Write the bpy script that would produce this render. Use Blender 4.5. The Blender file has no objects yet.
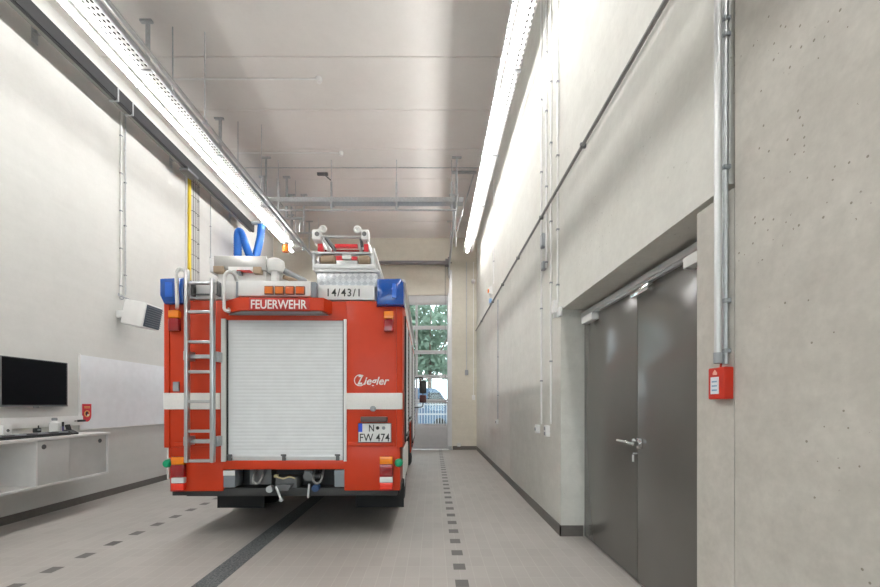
import bpy, bmesh, math, random
from mathutils import Vector, Matrix
random.seed(7)
S = bpy.context.scene
COL = S.collection
F, VX, VY, EYE = 415.0, 433.0, 405.0, 1.4       # focal length and vanishing point in pixels, eye height in metres
PI = math.pi

# ------------------------------------------------------------------ materials
MATS = {}
def nodes_of(m):
    m.use_nodes = True
    return m.node_tree.nodes, m.node_tree.links
def mat(name, col, rough=0.5, metal=0.0, noise=0.0, nscale=8.0, bump=0.0, bscale=60.0, spec=0.5, coat=0.0):
    """principled surface whose colour varies a little with an object-space noise"""
    if name in MATS: return MATS[name]
    m = bpy.data.materials.new(name); N, L = nodes_of(m)
    p = N['Principled BSDF']
    p.inputs['Roughness'].default_value = rough
    p.inputs['Metallic'].default_value = metal
    p.inputs['Specular IOR Level'].default_value = spec
    p.inputs['Coat Weight'].default_value = coat
    p.inputs['Coat Roughness'].default_value = 0.08
    tc = N.new('ShaderNodeTexCoord')
    nt = N.new('ShaderNodeTexNoise'); nt.inputs['Scale'].default_value = nscale; nt.inputs['Detail'].default_value = 4
    L.new(tc.outputs['Object'], nt.inputs['Vector'])
    r = N.new('ShaderNodeValToRGB')
    k = noise if noise else 0.03
    r.color_ramp.elements[0].position = 0.3; r.color_ramp.elements[1].position = 0.7
    r.color_ramp.elements[0].color = (*[c*(1-k) for c in col], 1)
    r.color_ramp.elements[1].color = (*[min(1, c*(1+k)) for c in col], 1)
    L.new(nt.outputs['Fac'], r.inputs['Fac']); L.new(r.outputs['Color'], p.inputs['Base Color'])
    if bump:
        n2 = N.new('ShaderNodeTexNoise'); n2.inputs['Scale'].default_value = bscale
        L.new(tc.outputs['Object'], n2.inputs['Vector'])
        b = N.new('ShaderNodeBump'); b.inputs['Strength'].default_value = bump; b.inputs['Distance'].default_value = 0.01
        L.new(n2.outputs['Fac'], b.inputs['Height']); L.new(b.outputs['Normal'], p.inputs['Normal'])
    MATS[name] = m
    return m
def emit(name, col, strength):
    m = bpy.data.materials.new(name); N, L = nodes_of(m)
    N.remove(N['Principled BSDF'])
    e = N.new('ShaderNodeEmission'); e.inputs['Color'].default_value = (*col, 1); e.inputs['Strength'].default_value = strength
    L.new(e.outputs['Emission'], N['Material Output'].inputs['Surface'])
    return m
def concrete(name, base, dark, scale=0.6, pit=0.35, mott=0.6):
    m = bpy.data.materials.new(name); N, L = nodes_of(m)
    p = N['Principled BSDF']; p.inputs['Roughness'].default_value = 0.72; p.inputs['Specular IOR Level'].default_value = 0.3
    tc = N.new('ShaderNodeTexCoord')
    big = N.new('ShaderNodeTexNoise'); big.inputs['Scale'].default_value = scale; big.inputs['Detail'].default_value = 9; big.inputs['Roughness'].default_value = 0.72
    L.new(tc.outputs['Object'], big.inputs['Vector'])
    ramp = N.new('ShaderNodeValToRGB'); ramp.color_ramp.elements[0].position = 0.32; ramp.color_ramp.elements[1].position = 0.68
    ramp.color_ramp.elements[0].color = (*dark, 1); ramp.color_ramp.elements[1].color = (*base, 1)
    L.new(big.outputs['Fac'], ramp.inputs['Fac'])
    mp = N.new('ShaderNodeMapping'); mp.inputs['Scale'].default_value = (1.2, 1.2, 14.0)
    L.new(tc.outputs['Object'], mp.inputs['Vector'])
    band = N.new('ShaderNodeTexNoise'); band.inputs['Scale'].default_value = 0.8; band.inputs['Detail'].default_value = 5
    L.new(mp.outputs['Vector'], band.inputs['Vector'])
    mx = N.new('ShaderNodeMixRGB'); mx.blend_type = 'SOFT_LIGHT'; mx.inputs['Fac'].default_value = 0.14
    L.new(ramp.outputs['Color'], mx.inputs['Color1']); L.new(band.outputs['Fac'], mx.inputs['Color2'])
    for (sc_, am_, k0) in ((5.0, 0.16, 0.5), (22.0, 0.12, 0.55)):
        nn = N.new('ShaderNodeTexNoise'); nn.inputs['Scale'].default_value = sc_; nn.inputs['Detail'].default_value = 6; nn.inputs['Roughness'].default_value = 0.65
        L.new(tc.outputs['Object'], nn.inputs['Vector'])
        mr = N.new('ShaderNodeMapRange'); mr.inputs['From Min'].default_value = 0.3; mr.inputs['From Max'].default_value = 0.7
        mr.inputs['To Min'].default_value = 1-am_*mott; mr.inputs['To Max'].default_value = 1+am_*mott
        L.new(nn.outputs['Fac'], mr.inputs['Value'])
        mm = N.new('ShaderNodeVectorMath'); mm.operation = 'SCALE'
        L.new(mx.outputs[0], mm.inputs[0]); L.new(mr.outputs[0], mm.inputs['Scale']); mx = mm
    # air pores
    vo = N.new('ShaderNodeTexVoronoi'); vo.inputs['Scale'].default_value = 26.0
    L.new(tc.outputs['Object'], vo.inputs['Vector'])
    lt = N.new('ShaderNodeMath'); lt.operation = 'LESS_THAN'; lt.inputs[1].default_value = 0.13
    L.new(vo.outputs['Distance'], lt.inputs[0])
    pn = N.new('ShaderNodeTexNoise'); pn.inputs['Scale'].default_value = 1.6; pn.inputs['Detail'].default_value = 8; pn.inputs['Roughness'].default_value = 0.7
    L.new(tc.outputs['Object'], pn.inputs['Vector'])
    gt = N.new('ShaderNodeMath'); gt.operation = 'GREATER_THAN'; gt.inputs[1].default_value = 0.57
    L.new(pn.outputs['Fac'], gt.inputs[0])
    mul = N.new('ShaderNodeMath'); mul.operation = 'MULTIPLY'; L.new(lt.outputs[0], mul.inputs[0]); L.new(gt.outputs[0], mul.inputs[1])
    mul2 = N.new('ShaderNodeMath'); mul2.operation = 'MULTIPLY'; mul2.inputs[1].default_value = pit; L.new(mul.outputs[0], mul2.inputs[0])
    m2 = N.new('ShaderNodeMixRGB'); m2.blend_type = 'MULTIPLY'; m2.inputs['Color2'].default_value = (0.45, 0.42, 0.38, 1)
    L.new(mul2.outputs[0], m2.inputs['Fac']); L.new(mx.outputs[0], m2.inputs['Color1'])
    L.new(m2.outputs['Color'], p.inputs['Base Color'])
    fn = N.new('ShaderNodeTexNoise'); fn.inputs['Scale'].default_value = 35; L.new(tc.outputs['Object'], fn.inputs['Vector'])
    b = N.new('ShaderNodeBump'); b.inputs['Strength'].default_value = 0.08; b.inputs['Distance'].default_value = 0.01
    L.new(fn.outputs['Fac'], b.inputs['Height']); L.new(b.outputs['Normal'], p.inputs['Normal'])
    MATS[name] = m
    return m
def floor_material():
    m = bpy.data.materials.new('floor_tiles'); N, L = nodes_of(m)
    p = N['Principled BSDF']; p.inputs['Specular IOR Level'].default_value = 0.35
    tc = N.new('ShaderNodeTexCoord')
    br = N.new('ShaderNodeTexBrick'); br.offset = 0.0; br.squash = 1.0
    br.inputs['Scale'].default_value = 1.0; br.inputs['Brick Width'].default_value = 0.1125; br.inputs['Row Height'].default_value = 0.225
    br.inputs['Mortar Size'].default_value = 0.004; br.inputs['Mortar Smooth'].default_value = 0.3
    br.inputs['Color1'].default_value = (0.375, 0.355, 0.335, 1); br.inputs['Color2'].default_value = (0.35, 0.33, 0.31, 1)
    br.inputs['Mortar'].default_value = (0.405, 0.385, 0.36, 1)
    L.new(tc.outputs['Object'], br.inputs['Vector'])
    nz = N.new('ShaderNodeTexNoise'); nz.inputs['Scale'].default_value = 1.2; nz.inputs['Detail'].default_value = 5
    L.new(tc.outputs['Object'], nz.inputs['Vector'])
    mx = N.new('ShaderNodeMixRGB'); mx.blend_type = 'SOFT_LIGHT'; mx.inputs['Fac'].default_value = 0.3
    L.new(br.outputs['Color'], mx.inputs['Color1']); L.new(nz.outputs['Fac'], mx.inputs['Color2'])
    # two rows of inlaid dark tiles that mark the bay
    sp = N.new('ShaderNodeSeparateXYZ'); L.new(tc.outputs['Object'], sp.inputs[0])
    def M(op, a, b):
        n = N.new('ShaderNodeMath'); n.operation = op
        for i, v in enumerate((a, b)):
            if isinstance(v, (int, float)): n.inputs[i].default_value = v
            elif v is not None: L.new(v, n.inputs[i])
        return n.outputs[0]
    def row(x0, y0):
        dx = M('ABSOLUTE', M('SUBTRACT', sp.outputs['X'], x0), None)
        inx = M('LESS_THAN', dx, 0.052)
        fr = M('WRAP', M('SUBTRACT', sp.outputs['Y'], y0 - 0.068), 0.337)
        # wrap needs a third input: min
        return inx, fr
    def dash(x0, y0):
        inx = M('LESS_THAN', M('ABSOLUTE', M('SUBTRACT', sp.outputs['X'], x0), None), 0.052)
        q = M('DIVIDE', M('SUBTRACT', sp.outputs['Y'], y0 - 0.068), 0.337)
        fr = M('SUBTRACT', q, M('FLOOR', q, None))
        return M('MULTIPLY', inx, M('LESS_THAN', fr, 0.40))
    d = M('MAXIMUM', dash(0.228, 3.26), dash(-3.235, 3.526))
    m2 = N.new('ShaderNodeMixRGB'); m2.inputs['Color2'].default_value = (0.105, 0.10, 0.095, 1)
    L.new(d, m2.inputs['Fac']); L.new(mx.outputs['Color'], m2.inputs['Color1'])
    L.new(m2.outputs['Color'], p.inputs['Base Color'])
    rr = N.new('ShaderNodeMapRange'); rr.inputs['To Min'].default_value = 0.42; rr.inputs['To Max'].default_value = 0.6
    L.new(nz.outputs['Fac'], rr.inputs['Value']); L.new(rr.outputs[0], p.inputs['Roughness'])
    b = N.new('ShaderNodeBump'); b.inputs['Strength'].default_value = 0.25; b.inputs['Distance'].default_value = 0.003; b.invert = True
    L.new(br.outputs['Fac'], b.inputs['Height']); L.new(b.outputs['Normal'], p.inputs['Normal'])
    MATS['floor'] = m
    return m
def glass_material(name, tint=(0.93, 0.97, 0.96), fac=0.08, rough=0.02):
    m = bpy.data.materials.new(name); N, L = nodes_of(m)
    N.remove(N['Principled BSDF'])
    t = N.new('ShaderNodeBsdfTransparent'); t.inputs['Color'].default_value = (*tint, 1)
    g = N.new('ShaderNodeBsdfGlossy'); g.inputs['Roughness'].default_value = rough
    fr = N.new('ShaderNodeFresnel'); fr.inputs['IOR'].default_value = 1.45
    mx = N.new('ShaderNodeMixShader')
    L.new(fr.outputs[0], mx.inputs[0]); L.new(t.outputs[0], mx.inputs[1]); L.new(g.outputs[0], mx.inputs[2])
    L.new(mx.outputs[0], N['Material Output'].inputs['Surface'])
    MATS[name] = m
    return m
def perforated(name, col, pitch=0.05, hole=0.29):
    """sheet metal punched with round holes that let light through"""
    m = bpy.data.materials.new(name); N, L = nodes_of(m)
    p = N['Principled BSDF']; p.inputs['Base Color'].default_value = (*col, 1); p.inputs['Metallic'].default_value = 0.1; p.inputs['Roughness'].default_value = 0.5
    tc = N.new('ShaderNodeTexCoord'); sp = N.new('ShaderNodeSeparateXYZ'); L.new(tc.outputs['Object'], sp.inputs[0])
    def M(op, a, b=None):
        n = N.new('ShaderNodeMath'); n.operation = op
        for i, v in enumerate((a, b)):
            if isinstance(v, (int, float)): n.inputs[i].default_value = v
            elif v is not None: L.new(v, n.inputs[i])
        return n.outputs[0]
    def cell(o, pt):
        q = M('DIVIDE', o, pt); return M('SUBTRACT', M('SUBTRACT', q, M('FLOOR', q)), 0.5)
    cx, cy = cell(sp.outputs['X'], pitch), cell(sp.outputs['Y'], pitch*1.6)
    d = M('ADD', M('MULTIPLY', cx, cx), M('MULTIPLY', cy, cy))
    h = M('LESS_THAN', d, hole*hole)
    t = N.new('ShaderNodeBsdfTransparent'); mx = N.new('ShaderNodeMixShader')
    L.new(h, mx.inputs[0]); L.new(p.outputs[0], mx.inputs[1]); L.new(t.outputs[0], mx.inputs[2])
    L.new(mx.outputs[0], N['Material Output'].inputs['Surface'])
    MATS[name] = m
    return m
def diamond_plate(name):
    m = bpy.data.materials.new(name); N, L = nodes_of(m)
    p = N['Principled BSDF']; p.inputs['Metallic'].default_value = 0.75; p.inputs['Roughness'].default_value = 0.38
    tc = N.new('ShaderNodeTexCoord'); mp = N.new('ShaderNodeMapping')
    mp.inputs['Rotation'].default_value = (0, PI/4, 0); mp.inputs['Scale'].default_value = (22, 22, 22)
    L.new(tc.outputs['Object'], mp.inputs['Vector'])
    ck = N.new('ShaderNodeTexChecker'); ck.inputs['Scale'].default_value = 1.0
    ck.inputs['Color1'].default_value = (0.62, 0.64, 0.66, 1); ck.inputs['Color2'].default_value = (0.45, 0.47, 0.50, 1)
    L.new(mp.outputs['Vector'], ck.inputs['Vector']); L.new(ck.outputs['Color'], p.inputs['Base Color'])
    b = N.new('ShaderNodeBump'); b.inputs['Strength'].default_value = 0.5; b.inputs['Distance'].default_value = 0.01
    L.new(ck.outputs['Fac'], b.inputs['Height']); L.new(b.outputs['Normal'], p.inputs['Normal'])
    MATS[name] = m
    return m

WALL_L = concrete('wall_light', (0.70, 0.70, 0.68), (0.64, 0.64, 0.62), 0.5, 0.12, 0.13)
WALL_R = concrete('wall_concrete', (0.705, 0.705, 0.665), (0.64, 0.635, 0.59), 0.7, 0.5, 0.27)
WALL_N = concrete('wall_raw', (0.55, 0.53, 0.485), (0.46, 0.44, 0.40), 0.8, 0.9, 0.5)
WALL_B = concrete('wall_beige', (0.70, 0.67, 0.585), (0.63, 0.60, 0.515), 0.6, 0.3, 0.25)
CEIL = concrete('ceiling_concrete', (0.81, 0.785, 0.76), (0.76, 0.735, 0.71), 0.5, 0.05, 0.08)
FLOOR = floor_material()
BASE = mat('baseboard_tile', (0.13, 0.12, 0.11), 0.5, noise=0.08, nscale=20)
RED = mat('fire_red', (0.52, 0.040, 0.009), 0.38, spec=0.3, coat=0.08)
REDD = mat('deep_red', (0.45, 0.02, 0.015), 0.4)
WHITE = mat('white_paint', (0.78, 0.78, 0.77), 0.35)
WHITER = mat('reflective_white', (0.80, 0.79, 0.76), 0.5, nscale=60)
PLASTIC = mat('white_plastic', (0.82, 0.82, 0.81), 0.4)
ALU = mat('aluminium', (0.52, 0.53, 0.54), 0.32, 0.85)
ALUS = mat('satin_aluminium', (0.66, 0.67, 0.68), 0.45, 0.55)
SLAT = mat('shutter_aluminium', (0.74, 0.765, 0.78), 0.42, 0.0)
CHROME = mat('chrome', (0.8, 0.8, 0.8), 0.12, 1.0)
GALV = mat('galvanised', (0.52, 0.54, 0.56), 0.4, 0.7, noise=0.1, nscale=25)
STEELD = mat('dark_steel', (0.12, 0.125, 0.13), 0.5, 0.3)
BLACK = mat('black_rubber', (0.018, 0.018, 0.019), 0.7)
BLACKP = mat('black_plastic', (0.022, 0.023, 0.025), 0.4)
UNDER = mat('underbody_black', (0.03, 0.031, 0.032), 0.6)
GREY = mat('grey_plastic', (0.30, 0.32, 0.34), 0.5)
GREYM = mat('mid_grey_box', (0.22, 0.25, 0.28), 0.5)
DOORG = mat('door_grey', (0.13, 0.125, 0.117), 0.17, spec=0.5, noise=0.03, nscale=2)
FRAMEG = mat('frame_grey', (0.22, 0.21, 0.19), 0.4)
PANELG = mat('sectional_grey', (0.50, 0.51, 0.52), 0.45, 0.1)
BLUE = mat('beacon_blue', (0.0, 0.065, 0.34), 0.15, spec=0.5, coat=0.5)
BLUEL = mat('beacon_core_blue', (0.008, 0.12, 0.60), 0.2, coat=0.5)
HOSE = mat('hose_blue', (0.006, 0.11, 0.44), 0.45)
AMBER = mat('amber_lens', (0.85, 0.24, 0.01), 0.18, coat=0.4)
AMBERD = mat('deep_amber_lens', (0.60, 0.10, 0.01), 0.18, coat=0.4)
REDL = mat('red_lens', (0.26, 0.006, 0.010), 0.15, coat=0.5)
REDLB = mat('bright_red_lens', (0.80, 0.04, 0.02), 0.15, coat=0.4)
CLEAR = mat('clear_lens', (0.75, 0.75, 0.75), 0.15, coat=0.4)
GREEN = mat('green_cap', (0.0, 0.30, 0.14), 0.3)
YELLOW = mat('yellow_pipe', (0.80, 0.60, 0.04), 0.45)
ORANGE = mat('orange_lens', (0.9, 0.25, 0.02), 0.3)
BROWN = mat('brown_roller', (0.30, 0.22, 0.15), 0.6)
EUBLUE = mat('plate_blue', (0.01, 0.06, 0.55), 0.4)
INK = mat('ink_black', (0.015, 0.015, 0.015), 0.5)
REDBOX = mat('call_point_red', (0.50, 0.024, 0.008), 0.4)
SCREEN = mat('screen_black', (0.004, 0.0045, 0.006), 0.4, spec=0.06)
CABW = mat('cabinet_white', (0.74, 0.73, 0.72), 0.4)
CABG = mat('cabinet_door_grey', (0.58, 0.58, 0.57), 0.42)
BOARD = mat('whiteboard_white', (0.84, 0.86, 0.90), 0.25)
GLASS = glass_material('door_glass')
GLASSD = mat('vehicle_glass', (0.03, 0.035, 0.04), 0.08, coat=0.5)
PERF = perforated('perforated_tray', (0.80, 0.80, 0.78))
DIAM = diamond_plate('diamond_plate')
GRATE = mat('drain_grate', (0.10, 0.11, 0.115), 0.6, noise=0.7, nscale=70, bump=0.8, bscale=80)
TUBE = emit('strip_light', (1.0, 0.985, 0.955), 118.0)
TUBE2 = emit('strip_light_dimmed', (1.0, 0.985, 0.955), 88.0)
UPL = emit('ceiling_fill_glow', (1.0, 0.985, 0.955), 125.0)  # glow of the upward strip added to brighten the ceiling
def leaf_mat(name, col):
    m = mat(name, col, 0.6, noise=0.35, nscale=3); N, L = nodes_of(m)
    p = N['Principled BSDF']; tr = N.new('ShaderNodeBsdfTranslucent'); tr.inputs['Color'].default_value = (*col, 1)
    mx = N.new('ShaderNodeMixShader'); mx.inputs[0].default_value = 0.5
    L.new(p.outputs[0], mx.inputs[1]); L.new(tr.outputs[0], mx.inputs[2]); L.new(mx.outputs[0], N['Material Output'].inputs['Surface'])
    return m
FOLIAGE = leaf_mat('foliage', (0.22, 0.31, 0.23))
FOLIAGE2 = leaf_mat('foliage_blue_green', (0.24, 0.34, 0.28))
BARK = mat('bark', (0.14, 0.10, 0.07), 0.8, noise=0.3, nscale=12)
ASPH = mat('asphalt', (0.17, 0.17, 0.18), 0.85, noise=0.1, nscale=30)
VANB = mat('van_blue', (0.09, 0.15, 0.23), 0.3)
FENCEW = mat('fence_white', (0.42, 0.43, 0.44), 0.5)

# ------------------------------------------------------------------ mesh helpers
class MB:
    def __init__(self): self.bm = bmesh.new()
    def box(self, x0, x1, y0, y1, z0, z1, bevel=0.0, seg=2, M=None):
        x0, x1 = min(x0, x1), max(x0, x1); y0, y1 = min(y0, y1), max(y0, y1); z0, z1 = min(z0, z1), max(z0, z1)
        g = bmesh.ops.create_cube(self.bm, size=1.0)
        vs = g['verts']
        for v in vs:
            v.co = Vector(((x0+x1)/2 + v.co.x*(x1-x0), (y0+y1)/2 + v.co.y*(y1-y0), (z0+z1)/2 + v.co.z*(z1-z0)))
        if M is not None:
            for v in vs: v.co = M @ v.co
        if bevel:
            bevel = min(bevel, 0.45*min(x1-x0, y1-y0, z1-z0))
            es = list({e for v in vs for e in v.link_edges})
            bmesh.ops.bevel(self.bm, geom=es, offset=bevel, segments=seg, affect='EDGES', profile=0.6)
        return self
    def loft(self, rings, cap=True):
        rv = [[self.bm.verts.new(p) for p in r] for r in rings]
        n = len(rv[0])
        for a, b in zip(rv, rv[1:]):
            for i in range(n):
                self.bm.faces.new((a[i], a[(i+1) % n], b[(i+1) % n], b[i]))
        if cap:
            self.bm.faces.new(list(reversed(rv[0]))); self.bm.faces.new(rv[-1])
        return self
    def tube(self, pts, r, seg=10, cap=True):
        pts = [Vector(p) for p in pts]
        rs = r if isinstance(r, (list, tuple)) else [r]*len(pts)
        rings = []; up = None
        for i, p in enumerate(pts):
            t = (pts[min(i+1, len(pts)-1)] - pts[max(i-1, 0)]).normalized()
            if up is None:
                up = Vector((0, 0, 1)) if abs(t.z) < 0.9 else Vector((1, 0, 0))
            a = t.cross(up).normalized(); up = a.cross(t).normalized()
            rings.append([p + (a*math.cos(2*PI*k/seg) + up*math.sin(2*PI*k/seg))*rs[i] for k in range(seg)])
        return self.loft(rings, cap)
    def cyl(self, p0, p1, r, seg=16, r1=None):
        return self.tube([p0, p1], [r, r if r1 is None else r1], seg)
    def prism(self, poly, axis, a, b):
        """polygon given in the two other axes (in xyz order), extruded along axis from a to b"""
        def P(q, t):
            if axis == 'x': return (t, q[0], q[1])
            if axis == 'y': return (q[0], t, q[1])
            return (q[0], q[1], t)
        return self.loft([[P(q, a) for q in poly], [P(q, b) for q in poly]])
    def lathe(self, prof, c, axis='z', seg=24):
        """prof = [(radius, height)]; closed at the ends"""
        rings = []
        for r, h in prof:
            ring = []
            for k in range(seg):
                u, v = r*math.cos(2*PI*k/seg), r*math.sin(2*PI*k/seg)
                o = {'z': (u, v, h), 'x': (h, u, v), 'y': (u, h, v)}[axis]
                ring.append(Vector(c) + Vector(o))
            rings.append(ring)
        return self.loft(rings)
    def torus(self, c, R, r, axis='y', seg=24, sub=8, a0=0, a1=2*PI):
        full = abs(a1-a0-2*PI) < 1e-6
        pts = []
        n = seg if full else seg+1
        rings = []
        for i in range(n):
            t = a0 + (a1-a0)*i/seg
            cu, su = math.cos(t), math.sin(t)
            ring = []
            for k in range(sub):
                q = 2*PI*k/sub; d = R + r*math.cos(q); e = r*math.sin(q)
                o = {'y': (d*cu, e, d*su), 'x': (e, d*cu, d*su), 'z': (d*cu, d*su, e)}[axis]
                ring.append(Vector(c) + Vector(o))
            rings.append(ring)
        if full: rings.append(rings[0])
        if full:
            rv = [[self.bm.verts.new(p) for p in r_] for r_ in rings[:-1]]; rv.append(rv[0])
            for a, b in zip(rv, rv[1:]):
                for k in range(sub):
                    self.bm.faces.new((a[k], a[(k+1) % sub], b[(k+1) % sub], b[k]))
            return self
        return self.loft(rings)
    def quad(self, a, b, c, d):
        self.bm.faces.new([self.bm.verts.new(p) for p in (a, b, c, d)]); return self
    def build(self, name, m, parent=None, smooth=True):
        bmesh.ops.recalc_face_normals(self.bm, faces=self.bm.faces[:])
        me = bpy.data.meshes.new(name); self.bm.to_mesh(me); self.bm.free()
        me.materials.append(m)
        if smooth:
            for p in me.polygons: p.use_smooth = True
            me.set_sharp_from_angle(angle=math.radians(35))
        o = bpy.data.objects.new(name, me); COL.objects.link(o)
        if parent is not None: o.parent = parent
        return o
def fillet(pts, r, n=5):
    pts = [Vector(p) for p in pts]; out = [pts[0]]
    for a, b, c in zip(pts, pts[1:], pts[2:]):
        d0, d1 = (a-b), (c-b); k = min(r, d0.length*0.45, d1.length*0.45)
        p, q = b + d0.normalized()*k, b + d1.normalized()*k
        for i in range(n+1):
            t = i/n
            out.append(p*(1-t)**2 + b*2*t*(1-t) + q*t*t)
    out.append(pts[-1]); return out
def tag(o, label, cat, group=None, kind=None):
    o['label'] = label; o['category'] = cat
    if group: o['group'] = group
    if kind: o['kind'] = kind
    return o
def thing(name, loc, label, cat, group=None, kind=None, rz=0.0):
    o = bpy.data.objects.new(name, None); COL.objects.link(o)
    o.empty_display_size = 0.1; o.location = loc; o.rotation_euler = (0, 0, rz)
    return tag(o, label, cat, group, kind)
def copy_tree(o, parent=None):
    c = o.copy(); COL.objects.link(c)
    if parent is not None: c.parent = parent
    for ch in list(o.children): copy_tree(ch, c)
    return c
def lettering(name, s, m, parent, x0, x1, z0, z1, y, bold=0.0, shear=0.0, depth=0.0015, face='-y', spacing=1.0):
    """raised letters fitted to a rectangle on a plane"""
    cu = bpy.data.curves.new(name, 'FONT'); cu.body = s; cu.size = 1.0; cu.offset = bold; cu.shear = shear; cu.extrude = 0.01
    cu.resolution_u = 3; cu.space_character = spacing
    t = bpy.data.objects.new(name, cu); COL.objects.link(t)
    dg = bpy.context.evaluated_depsgraph_get(); dg.update()
    me = bpy.data.meshes.new_from_object(t.evaluated_get(dg))
    bpy.data.objects.remove(t); bpy.data.curves.remove(cu)
    me.name = name
    xs = [v.co.x for v in me.vertices]; ys = [v.co.y for v in me.vertices]
    ax, bx, ay, by = min(xs), max(xs), min(ys), max(ys)
    for v in me.vertices:
        u = x0 + (v.co.x-ax)/(bx-ax)*(x1-x0); w = z0 + (v.co.y-ay)/(by-ay)*(z1-z0)
        d = depth*(1 if v.co.z > 0 else -1)
        if face == '-y': v.co = (u, y-d, w)
        else: v.co = (y-d, u, w)
    me.materials.clear(); me.materials.append(m)
    o = bpy.data.objects.new(name, me); COL.objects.link(o); o.parent = parent
    return o
def at(x, y, Y):                       # pixel at depth Y -> world
    return Vector(((x-VX)*Y/F, Y, EYE+(VY-y)*Y/F))

# ------------------------------------------------------------------ camera
cam = bpy.data.objects.new('camera', bpy.data.cameras.new('camera')); COL.objects.link(cam)
cam.location = (0, 0, EYE); cam.rotation_euler = (PI/2, 0, 0)
cam.data.sensor_width = 36; cam.data.lens = F/880*36
cam.data.shift_x = (440-VX)/880; cam.data.shift_y = (VY-293.5)/880
cam.data.clip_start = 0.05; cam.data.clip_end = 300
S.camera = cam

# ------------------------------------------------------------------ setting
XL, XR, XN, YB, YF, ZC = -5.0, 1.366, 1.370, 13.0, -4.0, 6.63
def struct(o, label, cat): return tag(o, label, cat, kind='structure')
b = MB(); b.box(XL-0.2, XR+0.6, YF-0.2, YB+0.25, -0.2, 0)
struct(b.build('floor', FLOOR), 'beige small-tiled garage floor with two rows of dark inlaid tiles', 'floor')
b = MB(); y = 6.24-1.12*10
while y < YB+0.2:
    y0, y1 = max(y+0.006, YF-0.2), min(y+1.12-0.006, YB+0.25)
    b.box(XL-0.2, XR+0.6, y0, y1, ZC, ZC+0.1, bevel=0.008, seg=1); y += 1.12
b.box(XL-0.2, XR+0.6, YF-0.2, YB+0.25, ZC+0.03, ZC+0.12)
struct(b.build('ceiling', CEIL), 'pale concrete slab ceiling with dark joints running across the hall', 'ceiling')
b = MB(); b.box(XL-0.2, XL, YF-0.2, YB+0.25, 0, ZC)
struct(b.build('wall_left', WALL_L), 'smooth pale wall on the left of the truck', 'wall')
# right wall: slab panels over and beyond the door recess, the near part set back a little
b = MB()
YO0, YO1, ZO = 2.153, 4.435, 2.42
joints = [YO1, 7.3, 10.1, YB]
for a, c in zip(joints, joints[1:]):
    b.box(XR, XR+0.36, a + (0.008 if a != YO1 else 0), c-0.008, 0, ZC)
b.box(XR, XR+0.36, 1.915, YO1, ZO, ZC)
b.box(XR+0.03, XR+0.36, 4.5, YB, 0, ZC)
struct(b.build('wall_right', WALL_R), 'concrete wall panels on the right with a deep recess for the grey doors', 'wall')
b = MB(); b.box(XN, XN+0.33, YF-0.2, 1.883, 0, ZC); b.box(XN, XN+0.33, 1.887, YO0, 0, ZO-0.03)
b.box(1.74, 1.84, YF-0.2, YO1, 0, ZC); b.box(XN+0.12, 1.74, 1.80, YO0, ZO-0.06, ZO+0.02)
struct(b.build('wall_near', WALL_N), 'raw pitted concrete wall nearest on the right behind the red call box', 'wall')
DX0, DX1, DZ = -3.52, 0.50, 4.85      # opening of the sectional door
b = MB(); b.box(XL-0.2, DX0, YB, YB+0.25, 0, ZC); b.box(DX1, XR+0.4, YB, YB+0.25, 0, ZC); b.box(DX0, DX1, YB, YB+0.25, DZ, ZC)
struct(b.build('wall_back', WALL_B), 'beige concrete end wall around the glazed sectional door', 'wall')
b = MB(); b.box(XL-0.2, -3.9, YF-0.2, YF, 0, ZC); b.box(0.9, XR+0.6, YF-0.2, YF, 0, ZC); b.box(-3.9, 0.9, YF-0.2, YF, 3.6, ZC); b.box(-3.9, 0.9, YF-0.2, YF, 0, 0.8)  # the opening in this wall is added to let fill daylight in
struct(b.build('wall_front', WALL_L), 'plain wall behind the viewpoint with an opening added for fill daylight', 'wall')
wn = thing('fill_window', (-1.5, YF-0.1, 0.8), 'unseen glazing added behind the viewpoint for fill daylight', 'window', kind='structure')  # unseen window, added to send daylight onto the rear of the truck
b = MB()
for xx in (-2.37, -1.2, 0.0, 1.2, 2.37): b.box(xx-0.03, xx+0.03, -0.03, 0.03, 0.0, 2.8)
for zz in (0.03, 1.4, 2.77): b.box(-2.4, 2.4, -0.03, 0.03, zz-0.03, zz+0.03)
b.build('fill_window_frame', PANELG, wn)
b = MB(); b.box(-2.37, 2.37, -0.004, 0.004, 0.03, 2.77); b.build('pane', GLASS, wn)
b = MB(); b.box(XL, XL+0.012, YF, YB, 0, 0.10)
struct(b.build('baseboard_left', BASE), 'dark tile skirting along the foot of the left wall', 'skirting')
b = MB(); b.box(XR-0.012, XR, YO1-0.012, YB, 0, 0.115); b.box(XR-0.012, 1.60, YO1-0.012, YO1, 0, 0.115)
struct(b.build('baseboard_right', BASE), 'dark tile skirting along the foot of the right wall', 'skirting')
b = MB(); b.box(DX1+0.12, XR-0.012, YB-0.012, YB, 0, 0.115); b.box(XL+0.012, DX0-0.12, YB-0.012, YB, 0, 0.115)
struct(b.build('baseboard_back', BASE), 'dark tile skirting at the foot of the end wall', 'skirting')
b = MB(); b.box(-1.86, -1.665, YF, YB-0.05, -0.02, 0.003)
struct(b.build('trim_1', GRATE), 'dark gritty drain channel running under the fire truck', 'drain')

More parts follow.
